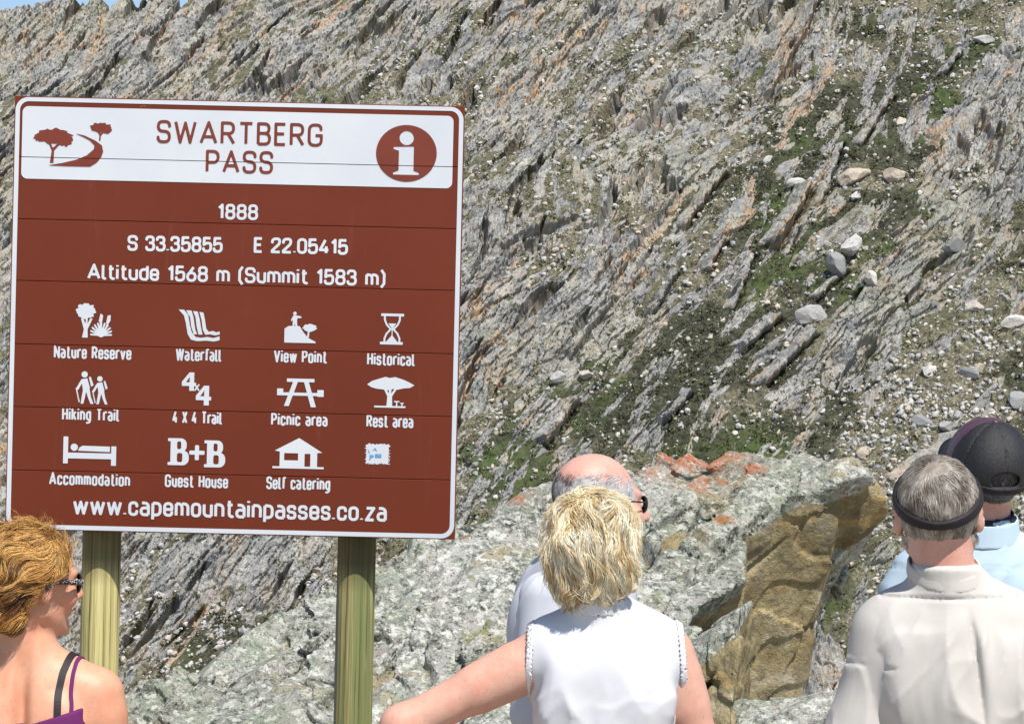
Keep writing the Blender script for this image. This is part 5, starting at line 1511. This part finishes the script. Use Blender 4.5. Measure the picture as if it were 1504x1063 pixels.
def build_visor_man(M):
    D = 4.9; X = lambda px, py, dy=0: at(px, py, D + dy)
    root = X(1398, 900)
    R = head_axes(RAD(8), RAD(6), RAD(-3))
    L = lambda px, py, dy=0: X(px, py, dy) - np.array((root[0], root[1], 0))
    arms = [(L(1304, 932), L(1264, 1120, -.01), L(1270, 1270, .12), (.060, .048, .032)), (L(1500, 936), L(1540, 1120, .0), L(1530, 1270, .12), (.060, .048, .032))]
    P = Person(root[:2], X(1378, 757), R, 1.430, .172, X(1400, 900)[:2], arms, neck=.060, bulk=1.12, head_k=1.0)
    P.build(M['skin_red'], "grey-haired man in a pale cream shirt with a black sun visor strapped round his head")
    P.eyes(M['eye'])
    x, y = P.tc
    zy = P.sh + .024
    def shirt(p):
        d = P.torso(p) - .013
        sl = np.minimum(cap(p, arms[0][0], arms[0][1], .067, .084), cap(p, arms[1][0], arms[1][1], .067, .084))
        d = smin(d, smin(sl, np.minimum(cap(p, arms[0][1], arms[0][2], .080, .06), cap(p, arms[1][1], arms[1][2], .080, .06)), .03), .012)
        d = smin(d, smax(P.neck_d(p) - .010, p[:, 2] - (P.sh + .085), .006), .025)
        back = (p[:, 1] < y)
        below = sst(zy - .005, zy - .10, p[:, 2])
        d = d + folds(p, .62, 23, .0125) * (.25 + .75 * below) + folds(p, 1.35, 27, .0042) * (.3 + .7 * below)
        px = p[:, 0] - (x + .012 + (zy - p[:, 2]) * .10)
        fade = np.exp(-((zy - p[:, 2]) / .22) ** 2)
        d = d + back * below * fade * (.016 * np.exp(-(px / .0065) ** 2) - .008 * np.exp(-((px - .017) / .012) ** 2))
        d = d + back * .0055 * np.exp(-((p[:, 2] - zy) / .0034) ** 2) * (np.abs(p[:, 0] - x) < .150)
        for g, (a, e, w, r) in zip((-1, 1), arms):                # dropped shoulder seam and the fold by the armpit
            ax = np.array(e) - np.array(a); ax /= np.linalg.norm(ax); s = (p - np.array(a)) @ ax
            d = d + .0050 * np.exp(-((s - .060 - .10 * (p[:, 0] - a[0]) * g) / .0035) ** 2) * (np.linalg.norm(p - np.array(a), axis=1) < .125)
        d = np.minimum(d, smin(smin(P.torso(p), P.neck_d(p), .035), np.minimum(P.arm(p, 0), P.arm(p, 1)), .034) - .0055)
        return smax(smax(d, p[:, 2] - (P.sh + .09), .01), (P.sh - .66) - p[:, 2], .01)
    P.part("shirt", shirt, (x - .40, y - .30, P.sh - .70), (x + .40, y + .34, P.sh + .12), .0052, M['cream_shirt'])
    collar_ring(P, "collar", M['cream_shirt'], P.sh + .070, P.sh + .100, .008, .40)
    P.trousers(M['khaki_cloth'], M['shoe'], 1.1)
    hs = lambda p: head_sdf(P.q(p), ears=False) * P.k - .006
    def region(q): return (q[:, 1] < .060 + np.clip(q[:, 2] - .03, 0, 1) * .2) & (q[:, 2] > -.098 + np.clip(q[:, 1] + .055, 0, 1) * 1.15) & ~((np.abs(q[:, 1] + .010) < .022) & (np.abs(q[:, 2]) < .034) & (np.abs(q[:, 0]) > .06))
    V, Q = sdf_mesh(hs, P.hc - .17, P.hc + .18, .006)
    r = np.random.RandomState(6)
    wh = P.w((-.006, -.060, .098))
    rt = sample(V, Q, 8500, r, lambda c: region(P.q(c)) * (1 + 2.2 * np.exp(-(np.linalg.norm(c - wh, axis=1) / .028) ** 2)))
    q = P.q(rt)
    def flow(p, nn):
        a = p - wh; dist = np.linalg.norm(a, axis=1)[:, None]; a = a / np.maximum(dist, 1e-4)
        return a + np.cross(nn, a) * .45 * np.exp(-dist / .04) - P.R[:, 2] * np.clip(dist * 8, 0, .8)
    cl = fb3(rt * 36, 2, 45)
    tint = .50 + .55 * cl + .22 * sst(-.01, -.04, q[:, 2])
    short = np.clip((q[:, 2] + .095) / .09, .25, 1)
    bq = Q[region(P.q(V[Q].mean(1))) & (np.linalg.norm(V[Q].mean(1) - wh, axis=1) > .012)]
    strands("hair", P, rt, hs, flow, r.uniform(.022, .042, len(rt)) * short, (.001 + .006 * np.clip(.5 + fb3(rt * 36, 2, 46), 0, 1)) * short, r.uniform(.0007, .0013, len(rt)), M['hair_silver'], seg=7, seed=7, wave=.45, tint=tint, base=(V, bq), base_tint=.36)
    # visor: a band round the head with a peak in front
    def band(p):
        qq = P.q(p)
        zc = .056 + qq[:, 1] * .48
        d = head_sdf(qq, ears=False) - .0155
        return smax(d, np.abs(qq[:, 2] - zc) - .0088 - .003 * sst(-.02, .06, np.abs(qq[:, 0])), .003) * P.k
    vb = P.part("sun_visor", band, P.hc - .16, P.hc + .17, .0042, M['black_nylon'])
    a = np.linspace(-.80, .80, 30); V = []
    for rr, dz in ((0.0, 0.0), (.03, -.004), (.06, -.012)):
        V += [P.w((np.sin(t) * (.078 + rr * .15), .012 + np.cos(t) * (.090 + rr * 1.05),   .092 + dz - .014 * abs(t))) for t in a]
    V = np.array(V); i = np.arange(29)
    Q2 = np.concatenate([np.stack([i + k * 30, i + 1 + k * 30, i + 31 + k * 30, i + 30 + k * 30], 1) for k in (0, 1)])
    pk = mesh_np("visor_peak", V, Q2, M['black_nylon'], vb, smooth=True)
    md = pk.modifiers.new("thickness", 'SOLIDIFY'); md.thickness = .003
    return P

def build_cap_man(M):
    D = 5.85; X = lambda px, py, dy=0: at(px, py, D + dy)
    root = X(1450, 900)
    R = head_axes(RAD(-12), RAD(23), 0)
    L = lambda px, py, dy=0: X(px, py, dy) - np.array((root[0], root[1], 0))
    arms = [(L(1332, 876), L(1302, 1080, .02), L(1330, 1230, .14), (.060, .048, .032)), (L(1548, 890), L(1586, 1085, .02), L(1570, 1230, .14), (.060, .048, .032))]
    P = Person(root[:2], X(1445, 699), R, 1.462, .195, X(1442, 900)[:2], arms, neck=.062, bulk=1.12, head_k=1.03)
    P.build(M['skin_red'], "man in a black baseball cap and pale blue denim shirt beyond the grey-haired man")
    P.eyes(M['eye'])
    x, y = P.tc
    zy = L(1450, 832)[2]
    def shirt(p):
        d = P.torso(p) - .013
        sl = np.minimum(cap(p, arms[0][0], arms[0][1], .068, .074), cap(p, arms[1][0], arms[1][1], .068, .074))
        sl = smin(sl, np.minimum(cap(p, arms[0][1], arms[0][2], .07, .05), cap(p, arms[1][1], arms[1][2], .07, .05)), .03)
        d = smin(d, sl, .025)
        d = smin(d, smax(P.neck_d(p) - .010, p[:, 2] - (P.sh + .085), .006), .025)
        d = d + folds(p, .7, 43, .006)
        for o in (0, .008): d = d + (p[:, 1] < y) * .0028 * np.exp(-((p[:, 2] - zy - o) / .0022) ** 2)
        return smax(smax(d, p[:, 2] - (P.sh + .09), .01), (P.sh - .66) - p[:, 2], .01)
    P.part("shirt", shirt, (x - .38, y - .28, P.sh - .70), (x + .38, y + .34, P.sh + .12), .0068, M['denim_shirt'])
    collar_ring(P, "collar", M['denim_shirt'], P.sh + .040, P.sh + .094, .016, .25)
    collar_ring(P, "inner_collar", M['dark_cloth'], P.sh + .05, P.sh + .106, .006, .25)
    P.trousers(M['dark_cloth'], M['shoe'], 1.1)
    hs = lambda p: head_sdf(P.q(p), ears=False) * P.k
    V, Q = sdf_mesh(lambda p: hs(p) - .002, P.hc - .16, P.hc + .18, .007)
    r = np.random.RandomState(8)
    rt = sample(V, Q, 6500, r, lambda c: ((P.q(c)[:, 2] < .06) & (P.q(c)[:, 2] > -.060 + np.clip(P.q(c)[:, 1] + .045, 0, 1) * .9) & (P.q(c)[:, 1] < .045)) * 1.0)
    strands("hair", P, rt, hs, lambda p, nn: -P.R[:, 2] + 0 * p - P.R[:, 1] * .1, r.uniform(.008, .016, len(rt)), .003 + .005 * r.rand(len(rt)), r.uniform(.0006, .0011, len(rt)), M['hair_dark_grey'], seg=5, seed=9, wave=.7, tint=np.clip(.45 + .3 * r.normal(size=len(rt)), 0, 1), base=(V - 0, Q[(lambda c: (c[:, 2] < .06) & (c[:, 2] > -.064 + np.clip(c[:, 1] + .045, 0, 1) * .9) & (c[:, 1] < .04))(P.q(V[Q].mean(1)))]))
    # cap: dome of six panels with seams, opening and strap behind, button, peak
    def dome(q):
        th = np.arctan2(q[:, 0], q[:, 1] + .012)
        d = ell(q, (0, -.012, .034), (.0885, .108, .104))
        d = np.maximum(d, -9)
        seam = np.abs(((th / (pi / 3)) + 100) % 1 - .5)
        return d + .0040 * np.exp(-((.5 - seam) / .014) ** 2) - .0035 * np.abs(np.sin(th * 3)) * .6
    def capf(p):
        q = P.q(p)
        d = dome(q) - .005
        low = .014 + .06 * q[:, 1]
        d = smax(d, low - q[:, 2], .004)
        hole = ell(q, (0, -.115, .042), (.034, .05, .021)); hole = np.maximum(np.maximum(hole, .029 - q[:, 2]), -dome(q) - .012)
        d = smax(d, -hole, .004)
        return d * P.k
    Vc, Qc = sdf_mesh(capf, P.hc - .17, P.hc + .20, .0042)
    cq = P.q(Vc[Qc].mean(1)); th = np.arctan2(cq[:, 0], cq[:, 1] + .012)
    front = (np.abs(th) < pi / 3 * 1.5) & (cq[:, 2] > .02)
    cp = mesh_np("cap", Vc, Qc, [M['black_mesh'], M['plum_nylon']], P.o, smooth=True, matidx=front.astype(np.int32))
    v, f = ico(2)
    mesh_np("cap_button", P.w(v * np.array((.008, .008, .0045)) + np.array((0, -.012, .1435))), f, M['plum_nylon'], cp, smooth=True)
    def strap(p):
        q = P.q(p)
        d = dome(q) - .0082
        return smax(smax(d, np.abs(q[:, 2] - .020 - .06 * (q[:, 1] + .11)) - .0085, .002), np.hypot(q[:, 0], q[:, 1] + .12) - .055, .002) * P.k
    P.part("cap_strap", strap, P.hc - .16, P.hc + .16, .004, M['black_nylon']).parent = cp
    a = np.linspace(-1.15, 1.15, 30); V = []
    for rr in (0.0, .025, .05, .072):
        V += [P.w((np.sin(t) * (.088 + rr * .12), -.004 + np.cos(t) * (.098 + rr * 1.1), .030 - rr * .12 - .020 * t * t)) for t in a]
    V = np.array(V); i = np.arange(29)
    Q2 = np.concatenate([np.stack([i + k * 30, i + 1 + k * 30, i + 31 + k * 30, i + 30 + k * 30], 1) for k in range(3)])
    pk = mesh_np("cap_peak", V, Q2, M['black_mesh'], cp, smooth=True)
    md = pk.modifiers.new("thickness", 'SOLIDIFY'); md.thickness = .004
    return P

def build_tank_woman(M):
    D = 5.6; X = lambda px, py, dy=0: at(px, py, D + dy)
    root = X(42, 1000)
    R = head_axes(RAD(53), RAD(-6), RAD(4))
    L = lambda px, py, dy=0: X(px, py, dy) - np.array((root[0], root[1], 0))
    arms = [(L(-62, 1015), L(-85, 1190, .02), L(-60, 1310, .14), (.052, .042, .027)), (L(146, 1018), L(158, 1195, .0), L(150, 1320, .12), (.056, .043, .028))]
    P = Person(root[:2], X(50, 856), R, 1.222, .163, X(42, 1000)[:2], arms, neck=.052, bulk=1.0, fem=True, groove=.03)
    P.build(M['skin_tan'], "sunburnt woman with golden-brown windblown hair and sunglasses in a purple strap top")
    P.eyes(M['eye'])
    x, y = P.tc
    def top(p):
        d = P.torso(p) - .005 + folds(p, 1.0, 53, .003)
        z = P.sh - .115 + .06 * sst(.02, .12, np.abs(p[:, 0] - x)) * 0 + np.clip(p[:, 0] - x - .02, 0, .2) * .30 + np.clip(p[:, 1] - y, 0, .2) * .2
        d = smax(d, p[:, 2] - z, .004)
        d = smax(d, np.abs(p[:, 0] - x) - (.140 + np.clip(z - .03 - p[:, 2], 0, .2) * 1.2), .01)
        return smax(d, (P.sh - .62) - p[:, 2], .01)
    P.part("tank_top", top, (x - .26, y - .22, P.sh - .66), (x + .26, y + .26, P.sh + .02), .006, M['purple_cloth'])
    P.trousers(M['dark_cloth'], M['shoe'])
    for nm, pl, w, m in (("bra_strap", [(84, 1062), (85, 1020), (92, 988), (101, 968)], .0165, 'black_nylon'), ("top_strap", [(104, 1052), (104, 1015), (107, 990), (112, 972)], .0095, 'purple_cloth')):
        pts = [march(P, *q) for q in pl]
        e = pts[-1]
        pts += [e + np.array((.006, .03, .012)), e + np.array((.008, .06, .008)), e + np.array((.0, .10, -.04)), e + np.array((-.01, .13, -.11))]
        ribbon(P, nm, pts, w, M[m])
    # hair, swept back from the face and ruffled by the wind on top
    def hv(p):
        q = P.q(p)
        d = ell(q, (0, -.026, .032), (.090, .116, .095))
        d = smin(d, ell(q, (0, -.085, -.045), (.074, .062, .078)), .04)
        d = d + .011 * fb3(q * 15.0, 2, 16) - .012 * np.abs(fb3(q * np.array((20, 12, 20.)), 2, 18))
        d = smax(d, q[:, 1] - (-.030 + np.clip(q[:, 2] - .002, 0, .06) * 1.75), .015)
        d = smax(d, -(np.linalg.norm((q - np.array((.088, .000, -.012))) / np.array((1, 1, 1.25)), axis=1) - .034), .008)
        return smax(d, -q[:, 2] - .108 - .3 * np.clip(q[:, 1] + .05, -.05, .1), .012)
    V, Q = sdf_mesh(lambda p: hv(p) + .004, P.hc - .19, P.hc + .19, .0055)
    r = np.random.RandomState(12)
    n = 14000
    rt = sample(V, Q, n, r)
    wh = P.w((.0, .055, .105))
    def flow(p, nn):
        q = P.q(p)
        a = p - wh; dist = np.linalg.norm(a, axis=1)[:, None]; a = a / np.maximum(dist, 1e-4)
        return a * .8 - P.R[:, 1] * .55 - P.R[:, 2] * np.clip(.15 + (.06 - q[:, 2:3]) * 6, 0, 1.1)
    q = P.q(rt)
    cl = fb3(rt * 30, 3, 61)
    tint = .62 + .85 * cl + .20 * sst(-.02, .10, q[:, 2]) - .34 * sst(.03, -.08, q[:, 2])
    lift = .002 + .014 * np.clip(.45 + 1.5 * fb3(rt * 27, 2, 63), 0, 1)
    strands("hair", P, rt, hv, flow, r.uniform(.055, .105, n), lift, r.uniform(.0006, .0013, n), M['hair_golden'], seed=13, wave=1.15, clump=26, tint=tint, free=.15, base=(V, Q), base_tint=.1, jitter=.07)
    # loose wind-blown ends
    k = P.q(rt); sel = np.where((k[:, 2] > .07))[0][:340]
    fl2 = lambda p, nn: nn * .0 + P.R[:, 2] * .5 - P.R[:, 1] * .2 + np.array((.35, 0, .2))
    strands("loose_hair", P, rt[sel], lambda p: hv(p) - .008, fl2, r.uniform(.03, .06, len(sel)), r.uniform(.006, .030, len(sel)), r.uniform(.0005, .0009, len(sel)), M['hair_golden'], seed=14, wave=1.2, clump=30, free=.35)
    glasses(P, M['black_plastic'], M['dark_lens'], .0065, 1.1, .021, M['patterned_plastic'])
    return P

def people_mats():
    M = {}
    M['skin_pink'] = skin_mat("skin_pink", (.66, .40, .305), (.64, .28, .20), .5)
    M['skin_red'] = skin_mat("skin_ruddy", (.62, .365, .29), (.58, .25, .19), .5)
    M['skin_tan'] = skin_mat("skin_sunburnt", (.66, .355, .23), (.66, .25, .14), .6)
    M['white_cloth'] = cloth_mat("white_cloth", (.63, .635, .665), .85)
    M['white_lace'] = cloth_mat("white_lace", (.68, .68, .70), .9)
    M['cream_shirt'] = cloth_mat("cream_cotton", (.53, .50, .462), .9)
    M['pale_shirt'] = cloth_mat("pale_blue_white_cotton", (.54, .565, .62), .9)
    M['denim_shirt'] = cloth_mat("pale_denim", (.43, .54, .62), .9, 700, .08)
    M['purple_cloth'] = cloth_mat("purple_jersey", (.135, .025, .115), .75)
    M['dark_cloth'] = cloth_mat("dark_navy_cloth", (.03, .035, .05), .9)
    M['khaki_cloth'] = cloth_mat("khaki_cloth", (.30, .25, .17), .9)
    M['shoe'] = plain("shoe_leather", (.06, .045, .035), .5)
    M['hair_blond'] = hair_mat("hair_blond", (0, (.36, .205, .075)), (.22, (.64, .45, .195)), (.46, (.88, .73, .45)), (1, (.96, .92, .76)))
    M['hair_golden'] = hair_mat("hair_golden_brown", (0, (.050, .018, .006)), (.35, (.20, .080, .020)), (.65, (.50, .235, .055)), (1, (.80, .49, .17)))
    M['hair_silver'] = hair_mat("hair_silver", (0, (.11, .085, .068)), (.35, (.26, .22, .18)), (.65, (.46, .42, .37)), (1, (.68, .65, .60)))
    M['hair_grey'] = hair_mat("hair_grey", (0, (.045, .042, .045)), (.35, (.17, .165, .17)), (.65, (.42, .41, .41)), (1, (.66, .65, .65)))
    M['hair_dark_grey'] = hair_mat("hair_dark_grey", (0, (.03, .028, .027)), (.5, (.12, .11, .105)), (1, (.40, .38, .36)))
    M['black_plastic'] = plain("black_plastic", (.012, .011, .011), .25, .5)
    M['dark_lens'] = plain("dark_lens", (.012, .011, .013), .08, .6)
    pp = NT("patterned_plastic", .3, .5); pp.base(pp.mix(pp.rng(pp.vor(190.0), .25, .45), (.55, .50, .48), (.03, .02, .025))); M['patterned_plastic'] = pp.m
    bn = NT("black_nylon", .6, .3); bn.base((.018, .014, .017)); bn.bump(bn.noise(400.0, 3), .3, .001); M['black_nylon'] = bn.m
    pn = NT("plum_nylon", .40, .5); pn.base(pn.mix(pn.noise(20., 3), (.070, .032, .047), (.095, .047, .066)));  M['plum_nylon'] = pn.m
    bm = NT("black_mesh_fabric", .5, .5)
    w = bm.noise(700.0, 2, .5); bm.base(bm.mix(bm.rng(w, .25, .6), (.026, .025, .027), (.006, .006, .006))); bm.bump(w, .9, .0016); M['black_mesh'] = bm.m
    e = NT("eye", .15, .5); e.base((.72, .70, .68)); M['eye'] = e.m
    return M

def build_people():
    M = people_mats()
    for f in (build_blonde, build_bald, build_visor_man, build_cap_man, build_tank_woman): f(M)
# ------------------------------------------------------------------ build
build_ground()
build_mountain()
build_boulders()
build_scrub()
build_outcrop()
build_sign()
build_people()
